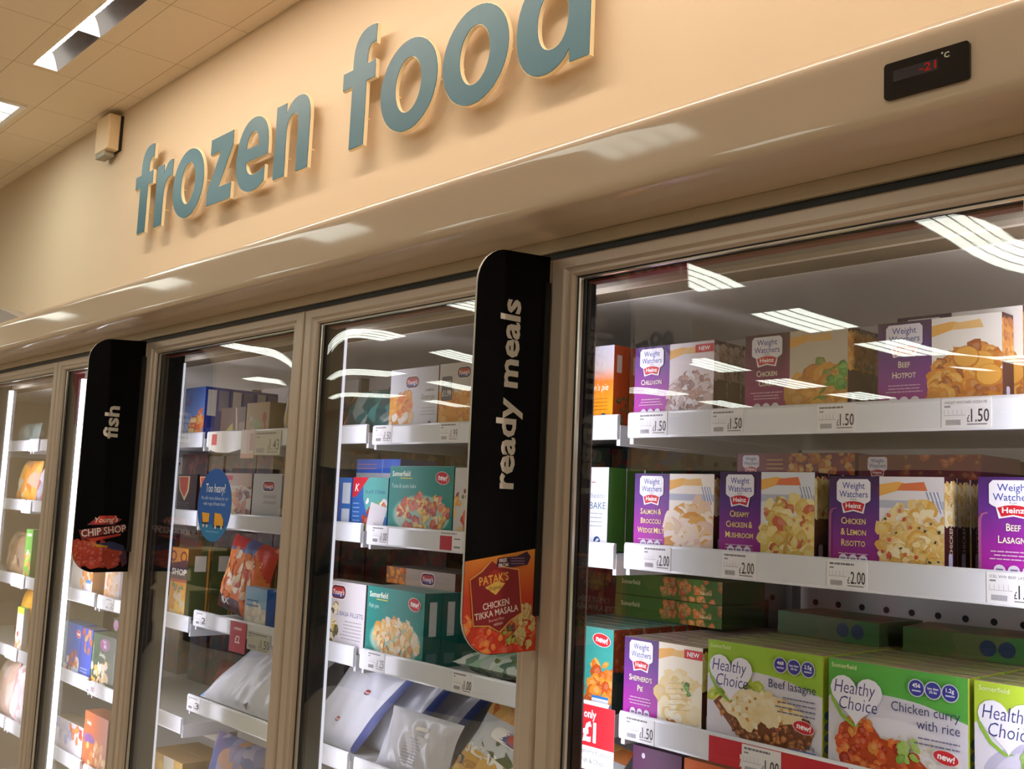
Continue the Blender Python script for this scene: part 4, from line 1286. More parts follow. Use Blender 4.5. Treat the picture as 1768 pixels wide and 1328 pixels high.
row_behind(o, 3, 0.0465, 'teal pasta bake carton in the row behind the front one', 'teal pasta bake cartons behind the front one')
carton('fish_carton', 'white and orange carton between the teal pasta bake and the ready meals flag', 'food carton', -0.462, -0.3, YG, 1.4345, 0.142, 0.045, ink('cfcac4'), ink('a86a30'), ink('b8b0a8'),
       lambda p, w_, h_: (p.rect(0, 0, w_, h_, ink('cfcac4')), p.blobs(0, 0, w_, h_ * .62, ['d86a3a', 'e0a050', 'c84a34', 'e6c07a'], 60, h_ * .07, 3), p.blobs(0, h_ * .58, w_, h_ * .68, ['5a7a3a', '7a3a2a'], 12, h_ * .03, 4)))
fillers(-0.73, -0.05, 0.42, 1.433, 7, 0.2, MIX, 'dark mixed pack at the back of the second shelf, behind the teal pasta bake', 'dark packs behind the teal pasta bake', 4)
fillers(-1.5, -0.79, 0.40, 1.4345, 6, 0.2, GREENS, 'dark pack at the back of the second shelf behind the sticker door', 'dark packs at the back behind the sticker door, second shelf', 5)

def basa_art(p, w_, h_):
    p.rect(0, 0, w_, h_, ink('d6d0d2'))
    logo_young(p, w_ * .36, h_ * .84, w_ * .36, h_ * .22)
    p.text('2 BASA FILLETS', w_ * .96, h_ * .5, h_ * .095, ink('5a5a8a'), 'r', fit=w_ * .62)
    p.lines(w_ * .94, h_ * .42, w_ * .5, 6, h_ * .05, h_ * .013, ink('98949c'), 'r', 2)
    p.blobs(0, 0, w_ * .36, h_ * .62, ['d8b050', 'e6d0a0', 'a8883a', '5c5a34', 'efe0c4'], 40, h_ * .08, 3)
carton('fish_carton', 'white two basa fillets carton on the third shelf', 'food carton', -0.921, -0.752, YG, 1.1675, 0.15, 0.045, ink('d6d0d2'), ink('9a9a9c'), ink('b4b0a8'), basa_art)
o = carton('fish_pie_carton', 'teal fish pie carton with a new flash on the third shelf', 'food carton', -0.745, -0.54, YG, 1.1675, 0.151, 0.045, ink('2f8a80'), ink('1f6a60'), ink('7a9a90'),
           teal_art('Fish pie', 52, ['e6b868', 'd99a44', 'efd9a8', 'c8883c', 'e9c684', 'e0d4c0'], .70), stripe_side('1f6a60'))
row_behind(o, 5, 0.0465, 'teal fish pie carton with a white side panel in the row behind the front one', 'teal fish pie cartons behind the front one')
def younglie(p, w_, h_):
    p.rect(0, 0, w_, h_, ink('9a6a4a'))
    p.blobs(0, 0, w_ * .3, h_, ['c86a2a', 'd88a3a', 'a8502a'], 16, h_ * .2, 4)
    p.rect(w_ * .3, 0, w_ * .7, h_, ink('b09a88'))
    logo_young(p, w_ * .62, h_ * .5, w_ * .2, h_ * .74)
carton('fish_carton', 'narrow edge of a brown fish carton lying flat on the fish pie row', 'food carton', -0.805, -0.555, 0.29, 1.3185, 0.037, 0.12, ink('9a6a4a'), ink('7a4a34'), ink('8a7a6a'), younglie)
lie_bag('herb_bag', 'flat green and white bag lying just under the ready meals flag', -0.35, 0.2, 1.171, 0.19, 0.2, 0.05, lambda u, v: mottle('green_white_bag', ['c8d0c0', '8ab090', '4a6a5a', 'd8dcd4', '6a7a3a'], 40), 0.0, None, 8)
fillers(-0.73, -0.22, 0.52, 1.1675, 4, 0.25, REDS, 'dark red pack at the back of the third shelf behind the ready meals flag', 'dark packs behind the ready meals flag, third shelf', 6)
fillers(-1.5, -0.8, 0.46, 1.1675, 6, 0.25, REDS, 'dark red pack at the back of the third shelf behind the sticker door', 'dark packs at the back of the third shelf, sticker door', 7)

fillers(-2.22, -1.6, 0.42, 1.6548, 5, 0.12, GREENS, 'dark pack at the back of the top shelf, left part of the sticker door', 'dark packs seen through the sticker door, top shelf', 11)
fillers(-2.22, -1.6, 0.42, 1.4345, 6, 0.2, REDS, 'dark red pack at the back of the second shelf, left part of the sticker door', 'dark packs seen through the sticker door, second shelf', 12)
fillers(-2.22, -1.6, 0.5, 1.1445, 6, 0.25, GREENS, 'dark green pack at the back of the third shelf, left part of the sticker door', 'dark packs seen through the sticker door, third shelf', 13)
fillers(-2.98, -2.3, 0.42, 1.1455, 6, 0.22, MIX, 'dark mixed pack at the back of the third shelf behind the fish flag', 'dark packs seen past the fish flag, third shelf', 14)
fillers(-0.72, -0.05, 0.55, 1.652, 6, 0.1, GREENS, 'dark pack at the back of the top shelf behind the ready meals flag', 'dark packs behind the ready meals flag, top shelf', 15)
# big clear bags of white fish
M_CLEAR = mat('white_plastic_film', 'cfd0d8', 0.22, vary=0.08, scale=25, spec=0.6)
M_BLUEEDGE = mat('blue_bag_edge', '3a4a8c', 0.4)
def fish_print(p, w_, h_):
    logo_young(p, w_ * .58, h_ * .78, w_ * .16, h_ * .06)
    p.rect(w_ * .36, h_ * .1, w_ * .34, h_ * .56, ink('d6d4d8'))
    p.lines(w_ * .4, h_ * .6, w_ * .26, 9, h_ * .05, h_ * .012, ink('9a98a8'), 'l', 3)
def edge_paint(u, v):
    return M_BLUEEDGE if u > 0.86 else M_CLEAR
WB = [('clear bag of white fish leaning at the left end of the row', -0.925, 0.232, 0.19), ('blue edged clear bag of white fish, second in the leaning row', -0.845, 0.288, 0.19),
      ('blue edged clear bag of white fish, third in the leaning row', -0.77, 0.344, 0.19), ('clear bag of white fish, rearmost of the leaning row', -0.70, 0.40, 0.19)]
def lean_print(p, w_, h_):
    logo_young(p, w_ * .62, h_ * .72, w_ * .1, h_ * .07)
    logo_young(p, w_ * .5, h_ * .34, w_ * .08, h_ * .07)
    p.rect(w_ * .3, h_ * .1, w_ * .12, h_ * .8, ink('dad4c8'))
for k, (lab, x, y, hh) in enumerate(WB):
    bag('fish_bag', lab, 'food bag', 0.24, hh, 0.036, (x, y, 0.945), (-0.12, 0, 0.0), edge_paint, lean_print if k == 0 else None, 20 + k, 24, 'clear bags of white fish', None, 0.002, 0.95)
bag('fish_bag', 'upright clear bag of white fish with a small logo, in front of the leaning row', 'food bag', 0.235, 0.125, 0.034, (-0.588, 0.216, 0.947), (-0.16, 0, 0.0), lambda u, v: M_CLEAR, fish_print, 31, 24, 'clear bags of white fish', None, 0.003, 0.25)
bag('fish_bag', 'clear bag of white fish lying behind the upright bag and the scampi bag', 'food bag', 0.30, 0.17, 0.04, (-0.36, 0.44, 0.945), (-0.3, 0, 0.0), lambda u, v: M_CLEAR, None, 33, 24, 'clear bags of white fish', None, 0.003, 0.3)
def scampi_paint(u, v):
    return mottle('scampi_orange', ['d8843a', 'e0a04a', 'c86a2a', 'e8b868'], 40) if v > .84 else (ink('c8ccd0') if v > .44 else ink('d8a844'))
def scampi_art(p, w_, h_):
    logo_young(p, w_ * .58, h_ * .7, w_ * .46, h_ * .16, '3a4a86')
    p.poly([(w_ * .12, h_ * .6), (w_ * .5, h_ * .62), (w_ * .8, h_ * .5), (w_ * .92, h_ * .38), (w_ * .6, h_ * .44), (w_ * .3, h_ * .5)], ink('4a5a2c'))
    p.text('SCAMPI', w_ * .5, h_ * .36, h_ * .17, ink('f2efe6'), 'c', bold=.03, fit=w_ * .84)
    p.blobs(w_ * .1, h_ * .02, w_ * .9, h_ * .26, ['d8a03a', 'e6bc5c', 'b8802c'], 24, h_ * .06, 5)
    p.rrect(w_ * .02, h_ * .2, w_ * .16, h_ * .1, .004, ink('2a4a5a'))
bag('scampi_bag', 'scampi bag with a blue logo leaning on the lower shelf', 'food bag', 0.185, 0.17, 0.045, (-0.385, 0.228, 0.957), (-0.3, 0.16, 0.0), scampi_paint, scampi_art, 41, 26, None, None, 0.004, 0.3)
bag('scampi_bag', 'second scampi bag, half hidden by the door frame right of the first', 'food bag', 0.185, 0.17, 0.045, (-0.2, 0.226, 0.957), (-0.3, 0.16, 0.0), scampi_paint, scampi_art, 42, 26, None, None, 0.004, 0.3)

# ------------------------------------------------------------------ goods: door with the blue sticker
def bluepie(p, w_, h_):
    p.rect(0, 0, w_, h_, gradient_ink('blue_pie_pack', [(0, '8aa0c8'), (.4, '5a7ab8'), (1, '33569c')], .152))
    p.blobs(w_ * .2, 0, w_, h_ * .66, ['d8682a', 'e08a3a', 'c8501e', 'e6a04a'], 60, h_ * .08, 3, lambda a, b2: b2 < h_ * (.12 + .55 * a / w_))
    for cx, cy in ((.5, .3), (.4, .1)):
        p.rrect(w_ * cx - .02, h_ * cy, .045, .02, .006, ink('9a4a1c'))
        p.rrect(w_ * cx - .017, h_ * cy + .003, .038, .014, .005, ink('e6c27a'))
    p.blobs(w_ * .1, h_ * .68, w_ * .3, h_ * .78, ['4a3a7a', '6a4a8a'], 4, h_ * .05, 2)
def white_panel_side(p, d, h_):
    p.rect(0, 0, d, h_, ink('2c3c86'))
    p.rect(d * .1, h_ * .45, d * .36, h_ * .5, ink('cfc8b8'))
    p.rect(d * .56, h_ * .55, d * .4, h_ * .4, ink('7a7c90'))
    p.rect(d * .1, h_ * .1, d * .3, h_ * .12, ink('4a5aa8'))
o = carton('fish_carton', 'blue carton with an orange pie picture on the top shelf behind the sticker door', 'food carton', -1.736, -1.606, YG, 1.6545, 0.15, 0.075, ink('4a68ac'), ink('2c3c86'), ink('7a8ab4'), bluepie, white_panel_side)
row_behind(o, 2, 0.0765, 'blue carton with a white side panel queued behind the orange pie front one', 'blue cartons behind the orange pie one')
carton('fish_carton', 'small brown carton with a yellow corner on the top shelf behind the sticker door', 'food carton', -1.50, -1.36, YG, 1.6545, 0.082, 0.06, ink('5a3a2c'), ink('4a2a20'), ink('7a6a4a'),
       lambda p, w_, h_: (p.rect(0, 0, w_, h_, ink('4a2c24')), p.poly([(0, 0), (w_ * .5, h_ * .5), (w_ * .55, 0)], ink('a89a3a')), p.poly([(w_ * .66, 0), (w_ * .58, h_), (w_ * .64, h_), (w_ * .74, 0)], ink('c8a080')), p.rect(w_ * .76, 0, w_ * .24, h_ * .5, ink('8a7068'))))
carton('fish_carton', 'small tan carton right of the brown one on the top shelf behind the sticker door', 'food carton', -1.354, -1.232, YG, 1.6545, 0.09, 0.06, ink('a08a5c'), ink('7a6a44'), ink('9a8a60'),
       lambda p, w_, h_: (p.rect(0, 0, w_, h_, ink('a48e60')), p.blobs(w_ * .2, h_ * .1, w_ * .6, h_ * .6, ['b86a4a', '8a9a5a', 'b0a8a8'], 12, h_ * .12, 3), p.rect(w_ * .8, h_ * .05, w_ * .06, h_ * .4, ink('a83a34')), p.ell(w_ * .8, h_ * .55, w_ * .09, h_ * .16, ink('9a2f2c'), 14)))
bag('prawn_bag', 'clear and yellow crinkled bag at the right of the top shelf behind the sticker door', 'food bag', 0.15, 0.165, 0.06, (-1.12, 0.228, 1.6575), (-0.1, 0, 0), lambda u, v: mottle('orange_clear_bag', ['b8843a', 'd8b04a', 'c8b090', '9a6a3a', 'e0c878', 'b8503a'], 30) if u > -.55 else M_CLEAR, None, 9, 20, None, M_CLEAR)
fillers(-1.52, -0.79, 0.40, 1.6548, 5, 0.13, GREENS, 'dark pack at the back of the top shelf behind the sticker door', 'dark packs at the back of the top shelf, sticker door', 8)

def winecone(p, w_, h_):
    p.rect(0, 0, w_, h_, ink('2c1418'))
    p.poly([(w_ * .02, h_ * .95), (w_ * .62, h_ * .95), (w_ * .6, h_ * .6), (w_ * .4, h_ * .36), (w_ * .1, h_ * .62)], ink('d8b890'))
    p.poly([(w_ * .06, h_ * .93), (w_ * .55, h_ * .93), (w_ * .53, h_ * .62), (w_ * .38, h_ * .44), (w_ * .14, h_ * .64)], ink('b84a2c'))
    p.lines(w_ * .1, h_ * .3, w_ * .7, 5, h_ * .06, h_ * .015, ink('6a5a5a'), 'l', 2)
o = carton('seafood_carton', 'dark wine carton with an orange picture, left of the blue sticker', 'food carton', -1.74, -1.618, YG, 1.4345, 0.119, 0.05, ink('2c1418'), ink('241014'), ink('3a2420'), winecone)
copy_thing(o, 0.128, 0.004, 0, 'dark wine carton showing between the front wine carton and the blue sticker')
def rooster(p, w_, h_):
    p.rect(0, 0, w_, h_, ink('c8c0b4'))
    p.blobs(0, 0, w_ * .6, h_ * .62, ['d8a84a', 'e0bc6a', 'c8903a'], 40, h_ * .09, 3)
    p.blobs(w_ * .45, 0, w_, h_ * .9, ['8a4a2c', 'b0683a', 'c87a44', '6a3a24'], 40, h_ * .08, 4)
    p.rect(0, h_ * .72, w_, h_ * .28, ink('b89a84'))
    p.text('ROOMTRA', w_ * .5, h_ * .6, h_ * .2, ink('ece4d8'), 'c', sx=.7, shear=.1)
    p.rect(w_ * .04, h_ * .85, w_ * .26, h_ * .1, ink('b8363a'))
carton('seafood_carton', 'brown and cream picture carton right of the blue sticker on the second shelf', 'food carton', -1.45, -1.298, YG, 1.4345, 0.124, 0.05, ink('c8c0b4'), ink('7a4a34'), ink('a89a84'), rooster)
carton('seafood_carton', 'pale grey carton with a round fish logo near the right frame of the sticker door', 'food carton', -1.292, -1.146, YG, 1.4345, 0.124, 0.05, ink('bdbab8'), ink('8a8680'), ink('a09a90'),
       lambda p, w_, h_: (p.rect(0, 0, w_, h_, ink('bdbab8')), logo_young(p, w_ * .56, h_ * .74, w_ * .42, h_ * .22), p.lines(w_ * .4, h_ * .5, w_ * .5, 2, h_ * .12, h_ * .06, ink('a4a0a0'), 'l', 3)))

def chipshop(p, w_, h_):
    p.rect(0, 0, w_, h_, ink('d8922a'))
    for cx in (.1, .74):
        p.ell(w_ * cx, h_ * .88, w_ * .2, h_ * .08, ink('6a2a1c'), 16)
        p.ell(w_ * cx, h_ * .88, w_ * .13, h_ * .05, ink('d8922a'), 16)
    p.poly([(0, h_ * .54), (w_, h_ * .56), (w_, h_ * .84), (w_ * .4, h_ * .8), (0, h_ * .78)], ink('3a2430'))
    p.text('SHOP', w_ * .52, h_ * .62, h_ * .12, ink('f0e8e0'), 'c', bold=.03, fit=w_ * .9)
    p.rect(0, h_ * .52, w_, h_ * .04, ink('a83a2c'))
    p.blobs(0, 0, w_, h_ * .38, ['e8a838', 'f0c050', 'd89028', 'd8c8a0'], 30, h_ * .08, 3)
    p.blobs(w_ * .2, h_ * .4, w_ * .8, h_ * .5, ['5a7a3a', '7a8a6a'], 8, h_ * .04, 3)
def greenwhite(p, d, h_):
    p.rect(0, 0, d, h_, ink('3c4a22'))
    p.rect(d * .3, h_ * .68, d * .5, h_ * .22, ink('bdb9a8'))
    p.rect(d * .86, 0, d * .08, h_, ink('b87a30'))
o = carton('fish_carton', 'yellow chip shop carton at the left of the third shelf behind the sticker door', 'food carton', -1.742, -1.637, YG, 1.1435, 0.199, 0.07, ink('d8922a'), ink('3c4a22'), ink('7a7a3a'), chipshop, greenwhite)
row_behind(o, 3, 0.0715, 'green sided carton with a white label in the row behind the yellow chip shop one', 'green sided cartons behind the chip shop one')
def seafood_paint(u, v):
    if v > .86 and u < -.2:
        return ink('c8302c')
    if v > .8 and u < .3:
        return ink('5a6a9a')
    if u > .15 and v > .45 and v > 1.1 - .6 * u:
        return ink('c83a22')
    if v < .2:
        return ink('4a2420') if u < .2 else mottle('prawn_orange', ['d8682a', 'e0803a'], 40)
    return mottle('prawn_orange', ['d8682a', 'e0803a', 'c8501e', 'e89a50', 'd8b080'], 40)
bag('prawn_bag', 'orange seafood bag with a red corner, behind the sticker door', 'food bag', 0.25, 0.2, 0.05, (-1.40, 0.24, 1.183), (-0.16, 0.12, 0), seafood_paint,
    lambda p, w_, h_: (p.text('MIX', w_ * .2, h_ * .1, h_ * .12, ink('d8d4d0'), bold=.03), p.blobs(w_ * .1, h_ * .22, w_ * .74, h_ * .8, ['d8702a', 'e08a44', 'c8582a', 'e8a868', 'e4b888', 'b8481c', 'ecd4b4'], 70, h_ * .062, 4), p.blobs(w_ * .3, h_ * .3, w_ * .52, h_ * .52, ['ece0cc', 'e4ccac'], 6, h_ * .06, 9), p.text('2', w_ * .84, h_ * .7, h_ * .1, ink('e8c060'), 'c', bold=.02)), 51, 26)
def bluebox(p, w_, h_):
    p.rect(0, 0, w_, h_, ink('8ab0cc'))
    p.rect(0, 0, w_, h_ * .5, ink('c4c0b4'))
    p.blobs(w_ * .1, h_ * .1, w_ * .9, h_ * .55, ['d8d0bc', 'c8b89a', 'e4dccc'], 20, h_ * .12, 3)
    p.lines(w_ * .1, h_ * .66, w_ * .6, 2, h_ * .12, h_ * .04, ink('4a6a9a'), 'l', 3)
carton('fish_carton', 'light blue carton beside the orange seafood bag', 'food carton', -1.295, -1.185, YG + .002, 1.1665, 0.103, 0.03, ink('8ab0cc'), ink('3a6ab0'), ink('9ab4c4'), bluebox)
bag('fish_bag', 'large clear bag of white fish sagging over the fourth shelf edge behind the sticker door', 'food bag', 0.40, 0.235, 0.05, (-1.37, 0.232, 0.947), (-0.52, 0, 0.0), lambda u, v: M_CLEAR if u > -.95 else ink('7aa0dc'), lambda p, w_, h_: (logo_young(p, w_ * .5, h_ * .6, w_ * .07, h_ * .06), p.poly([(w_ * .62, h_ * .06), (w_ * .66, h_ * .1), (w_ * .68, h_ * .02)], ink('5a4a40'))), 55, 24, None, None, 0.004, 0.75)
bag('prawn_bag', 'dark red bag at the back of the fourth shelf, left of the sagging clear bag', 'food bag', 0.3, 0.12, 0.08, (-1.72, 0.42, 0.873), (-0.25, 0, 0), lambda u, v: mottle('dark_red_bag', ['7a1c1c', '9a2a24', '5a1a1c', '3a1418'], 22), None, 56, 18)
for k, lab in enumerate(('brown and yellow carton low at the left behind the sticker door', 'second brown and yellow carton low behind the first')):
    carton('fish_carton', lab, 'food carton', -1.79, -1.575, 0.2 + .075 * k, 0.6175, 0.15, 0.073, ink('c8a05a'), ink('8a6a3a'), ink('b08a54'),
           lambda p, w_, h_: (p.rect(0, 0, w_, h_, ink('c8a050')), p.rect(w_ * .45, 0, w_ * .3, h_, ink('d8d0c0')), p.blobs(0, 0, w_ * .4, h_ * .8, ['d8a030', 'e0b850'], 12, h_ * .1, 2)))
bag('fish_bag', 'blue and violet bag at the bottom of the sticker door', 'food bag', 0.3, 0.19, 0.08, (-1.37, 0.245, 0.673), (-0.15, 0, 0), lambda u, v: mottle('blue_violet_bag', ['4a5a9a', '8a8ab8', 'c0b8c8', '5a4a8a', 'a8a0a0', 'b87a4a'], 24), None, 57, 20)

# ------------------------------------------------------------------ goods: narrow door left of the fish flag
def scallop(p, w_, h_):
    p.rect(0, 0, w_, h_, ink('d8d0c8'))
    p.blobs(w_ * .4, h_ * .2, w_, h_ * .9, ['e08a2a', 'd8702a', 'e8a850'], 24, h_ * .12, 3)
    p.rect(w_ * .72, 0, w_ * .22, h_ * .34, ink('d8dce6')); p.rect(w_ * .72, h_ * .34, w_ * .22, h_ * .1, ink('4a8ac0'))
    p.rect(w_ * .1, 0, w_ * .4, h_ * .1, ink('5a4a8a'))
carton('fish_carton', 'white and orange carton peeping out under the left of the fish flag', 'food carton', -2.52, -2.33, YG, 1.1445, 0.12, 0.05, ink('d8d0c8'), ink('a87a50'), ink('b8b0a0'), scallop)
def shellart(p, w_, h_):
    p.rect(0, 0, w_, h_, ink('cfc4bc'))
    p.blobs(w_ * .02, h_ * .05, w_ * .6, h_, ['d8a870', 'e6c8a0', 'c88a50', 'dcb8a0'], 40, h_ * .14, 3)
    p.rect(w_ * .72, 0, w_ * .28, h_, ink('a08a98'))
carton('fish_carton', 'pale shell picture carton peeping out under the right of the fish flag', 'food carton', -2.225, -2.055, YG, 1.1435, 0.1, 0.05, ink('cfc4bc'), ink('8a7a80'), ink('b8a8a0'), shellart)
def blueFillet(p, w_, h_):
    p.rect(0, 0, w_, h_, ink('2f5ab0'))
    p.rect(0, 0, w_ * .22, h_, ink('6a8a8a'))
    p.blobs(w_ * .15, h_ * .0, w_, h_ * .52, ['c87a2a', 'e0a040', '9a3a24', 'b8582a', 'd8c8b8'], 30, h_ * .1, 3, lambda a, b2: b2 < h_ * (.2 + .34 * a / w_))
    p.rect(w_ * .6, 0, w_ * .38, h_ * .16, ink('c8d4e0'))
    new_flash(p, w_ * .86, h_ * .82, w_ * .12, h_ * .07)
carton('fish_carton', 'blue fish carton with a fried fillet picture at the left of the narrow door', 'food carton', -2.552, -2.386, YG, 0.8765, 0.168, 0.05, ink('2f5ab0'), ink('24448a'), ink('4a6a90'), blueFillet)
carton('fish_carton', 'narrow blue and brown carton between the blue fillet and the dark green carton', 'food carton', -2.383, -2.285, YG, 0.8765, 0.165, 0.05, ink('2f4aa0'), ink('24448a'), ink('5a5a60'),
       lambda p, w_, h_: (p.rect(0, 0, w_, h_, ink('2f4aa4')), p.blobs(w_ * .2, h_ * .55, w_, h_ * .98, ['9a4a24', 'b8682c', 'a8803a'], 14, h_ * .08, 3), p.lines(w_ * .1, h_ * .2, w_ * .7, 3, h_ * .06, h_ * .02, ink('9ab0d8'), 'l', 2)))
def jumbo(p, w_, h_):
    p.rect(0, 0, w_, h_, ink('2c4a34'))
    p.rect(w_ * .04, h_ * .02, w_ * .01, h_ * .8, ink('a8b8a0')); p.rect(w_ * .94, h_ * .02, w_ * .012, h_ * .7, ink('a8b8a0'))
    p.ell(w_ * .52, h_ * .82, w_ * .22, h_ * .12, ink('8a4a7a'), 18)
    p.text('THE', w_ * .5, h_ * .84, h_ * .08, ink('e0d0e0'), 'c', bold=.02)
    p.text('BIG', w_ * .54, h_ * .76, h_ * .09, ink('e0d0e0'), 'c', bold=.03)
    p.text('Jumbo', w_ * .45, h_ * .58, h_ * .12, ink('dfe0cc'), 'c', shear=.2, bold=.01, rot=-.16)
    p.text('Prawns', w_ * .66, h_ * .48, h_ * .09, ink('c08a3a'), 'c', bold=.01, rot=-.16)
    p.blobs(0, 0, w_ * .72, h_ * .44, ['e8b040', 'e09a30', 'f0cc70', 'd8c0a0', 'e8dcc0'], 40, h_ * .08, 3)
carton('prawn_carton', 'dark green carton with a golden breaded picture at the right of the narrow door', 'food carton', -2.28, -2.088, YG, 0.874, 0.163, 0.05, ink('2c4a34'), ink('22382a'), ink('4a5a44'), jumbo)
row_behind(bpy.data.objects['prawn_carton'], 2, 0.052, 'dark green carton in the row behind the golden breaded front one', 'dark green cartons behind the front one')
carton('prawn_carton', 'dark green carton lying flat on top of the dark green row', 'food carton', -2.45 + .19, -2.09, 0.252, 1.0385, 0.045, 0.1, ink('3a4a2a'), ink('2c3a24'), ink('4a5a3a'),
       lambda p, w_, h_: (p.rect(0, 0, w_, h_, ink('3c4a2c')), p.ell(w_ * .16, h_ * .5, w_ * .12, h_ * .4, ink('a87a9a'), 14), p.blobs(w_ * .5, 0, w_, h_ * .8, ['c08a3a', 'd8a850', '7a7a3a'], 14, h_ * .2, 3)))
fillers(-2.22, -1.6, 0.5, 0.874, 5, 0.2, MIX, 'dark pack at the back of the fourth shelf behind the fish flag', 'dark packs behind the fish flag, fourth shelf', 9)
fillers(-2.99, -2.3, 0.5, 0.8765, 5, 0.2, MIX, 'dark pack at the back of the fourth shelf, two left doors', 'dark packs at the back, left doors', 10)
carton('fish_carton', 'white fish carton low in the narrow door', 'food carton', -2.548, -2.297, YG, 0.6195, 0.11, 0.06, ink('cfc8cc'), ink('a8a0a0'), ink('8a7a60'),
       lambda p, w_, h_: (p.rect(0, 0, w_, h_, ink('cfc8cc')), p.blobs(w_ * .08, h_ * .4, w_ * .6, h_ * .9, ['9aa0c0', 'b8b8cc', 'c0b4c0'], 14, h_ * .16, 3), p.blobs(w_ * .55, h_ * .5, w_ * .95, h_ * .95, ['e08a2a', 'd86a2a'], 10, h_ * .12, 3), p.rect(w_ * .86, h_ * .66, w_ * .1, h_ * .26, ink('b83a3a'))))
carton('fish_carton', 'burnt orange carton low in the narrow door, right of the white one', 'food carton', -2.293, -2.1, YG, 0.6175, 0.171, 0.06, ink('b8582c'), ink('8a4424'), ink('a8603a'),
       lambda p, w_, h_: (p.rect(0, 0, w_, h_, ink('bc5c2c')), p.text('bells', w_ * .12, h_ * .78, h_ * .12, ink('f0d8cc'), bold=.01, rot=-.1), p.poly([(w_ * .05, h_ * .6), (w_ * .3, h_ * .62), (w_ * .6, h_ * .5), (w_ * .3, h_ * .46), (w_ * .05, h_ * .44)], ink('7a4a8a')), p.blobs(w_ * .2, 0, w_, h_ * .48, ['d89030', 'e0a848', 'c87a28', 'e6c890'], 24, h_ * .1, 3)))
# ------------------------------------------------------------------ goods: door at the left edge
def eb(label, x, z, w_, h_, pal, seed, y=0.23):
    bag('food_bag', label, 'food bag', w_, h_, 0.06, (x, y, z), (-0.12, 0, 0), lambda u, v: mottle('left_bag_%d' % seed, pal, 18), None, seed, 16)
eb('yellow and orange bag on the second shelf at the left edge of the picture', -3.16, 1.4275, 0.2, 0.17, ['e0a030', 'd88a2a', 'e8b850', 'b8b8a8', 'c8702a'], 61)
eb('blue and white bag beside the yellow one on the second shelf at the left edge', -2.945, 1.4275, 0.14, 0.15, ['5a6a9a', 'c8c8d4', 'b84a4a', '8a8aa8'], 62)
eb('grey green bag on the top shelf at the left edge of the picture', -3.2, 1.6565, 0.22, 0.09, ['6a7a74', '8a9088', '54605c'], 66)
eb('tan bag on the third shelf at the left edge of the picture', -3.22, 1.1445, 0.18, 0.17, ['b09070', '8a6a4a', 'c8b090', '6a4a3a'], 63)
carton('vegetable_carton', 'slim green and orange carton on the third shelf at the left edge', 'food carton', -3.03, -2.955, YG, 1.1445, 0.19, 0.04, ink('5a9a3a'), ink('4a7a30'), ink('7a9a5a'),
       lambda p, w_, h_: (p.rect(0, 0, w_, h_, ink('5fa03c')), p.blobs(0, 0, w_, h_ * .55, ['e0a03a', 'd8c8a8', '8ab04a', 'c86a3a'], 20, h_ * .07, 3), p.rect(w_ * .2, h_ * .86, w_ * .6, h_ * .06, ink('c8e0b0'))))
eb('bright yellow bag on the fourth shelf at the left edge of the picture', -3.075, 0.8765, 0.24, 0.222, ['e8b428', 'f0c440', 'd89a20', 'e8a030'], 64, .25)
eb('dark red bag beside the bright yellow one at the left edge of the picture', -3.27, 0.8765, 0.16, 0.2, ['9a2a24', '7a2a20', 'b8502c'], 65, .3)
carton('vegetable_carton', 'slim white carton with a lime top and red dot, far left', 'food carton', -3.05, -2.975, YG + .001, 0.8765, 0.165, 0.02, ink('d8d4c8'), ink('b8b0a0'), ink('a8c840'),
       lambda p, w_, h_: (p.rect(0, 0, w_, h_, ink('dcd8cc')), p.rect(0, h_ * .86, w_, h_ * .14, ink('b0cc3a')), p.ell(w_ * .3, h_ * .4, w_ * .14, w_ * .14, ink('c83a3a'), 14), p.blobs(0, 0, w_, h_ * .28, ['e0a070', 'd88a50'], 10, h_ * .06, 3)))
for k, x in enumerate((-3.2, -3.02)):
    eb(('pale pink bag' if k == 0 else 'white bag with red print') + ' low down at the left edge of the picture', x, 0.6195, 0.17, 0.2, [['d8b8a8', 'c8a890', 'e0d0c4'], ['d8d4d4', 'c89090', 'e0dcdc']][k], 67 + k)

# ------------------------------------------------------------------ price tickets
def ticket(name, label, x0, x1, z0, z1, price, y=0.1848, words='', bg='eceaea', red=False, th=0.0007, seed=1, fade='3a3640'):
    w_, h_ = x1 - x0, z1 - z0
    mb = MB()
    mb.box(-w_ / 2, w_ / 2, 0, th, 0, h_, ink(bg))
    p = P(mb, lambda s, q, l: (s - w_ / 2, -l, q), lift=0.00005, step=0.000005)
    if not red:
        if words:
            p.text(words, w_ * .06, h_ * .82, h_ * .13, ink('5a5660'), sx=.8, fit=min(w_ * .86, len(words) * h_ * .09))
        else:
            p.lines(w_ * .06, h_ * .84, w_ * .8, 1, h_ * .1, h_ * .07, ink('77737a'), 'l', seed)
        p.lines(w_ * .06, h_ * .7, w_ * .14, 1, h_ * .1, h_ * .06, ink('8a8690'), 'l', seed)
        for k in range(5):
            p.rect(w_ * (.05 + .09 * k), h_ * .42, w_ * .08, h_ * .02, ink('b8b2b8'))
            p.rect(w_ * (.05 + .09 * k), h_ * .42, w_ * .008, h_ * .2, ink('b8b2b8'))
        for k in range(14):
            p.rect(w_ * (.09 + .022 * k), h_ * .1, w_ * .012, h_ * .18, ink('8a8690'))
        p.text(price[0], w_ * .52, h_ * .2, h_ * .34, ink(fade), sx=.6, bold=.005)
        p.text(price[1:], w_ * .6, h_ * .2, h_ * .62, ink(fade), bold=.008, fit=w_ * .36)
        p.rect(w_ * .52, h_ * .1, w_ * .4, h_ * .035, ink('77737a'))
    o = mb.build(name, loc=((x0 + x1) / 2, y, z0))
    return tag(o, label, 'price ticket')
T = ticket
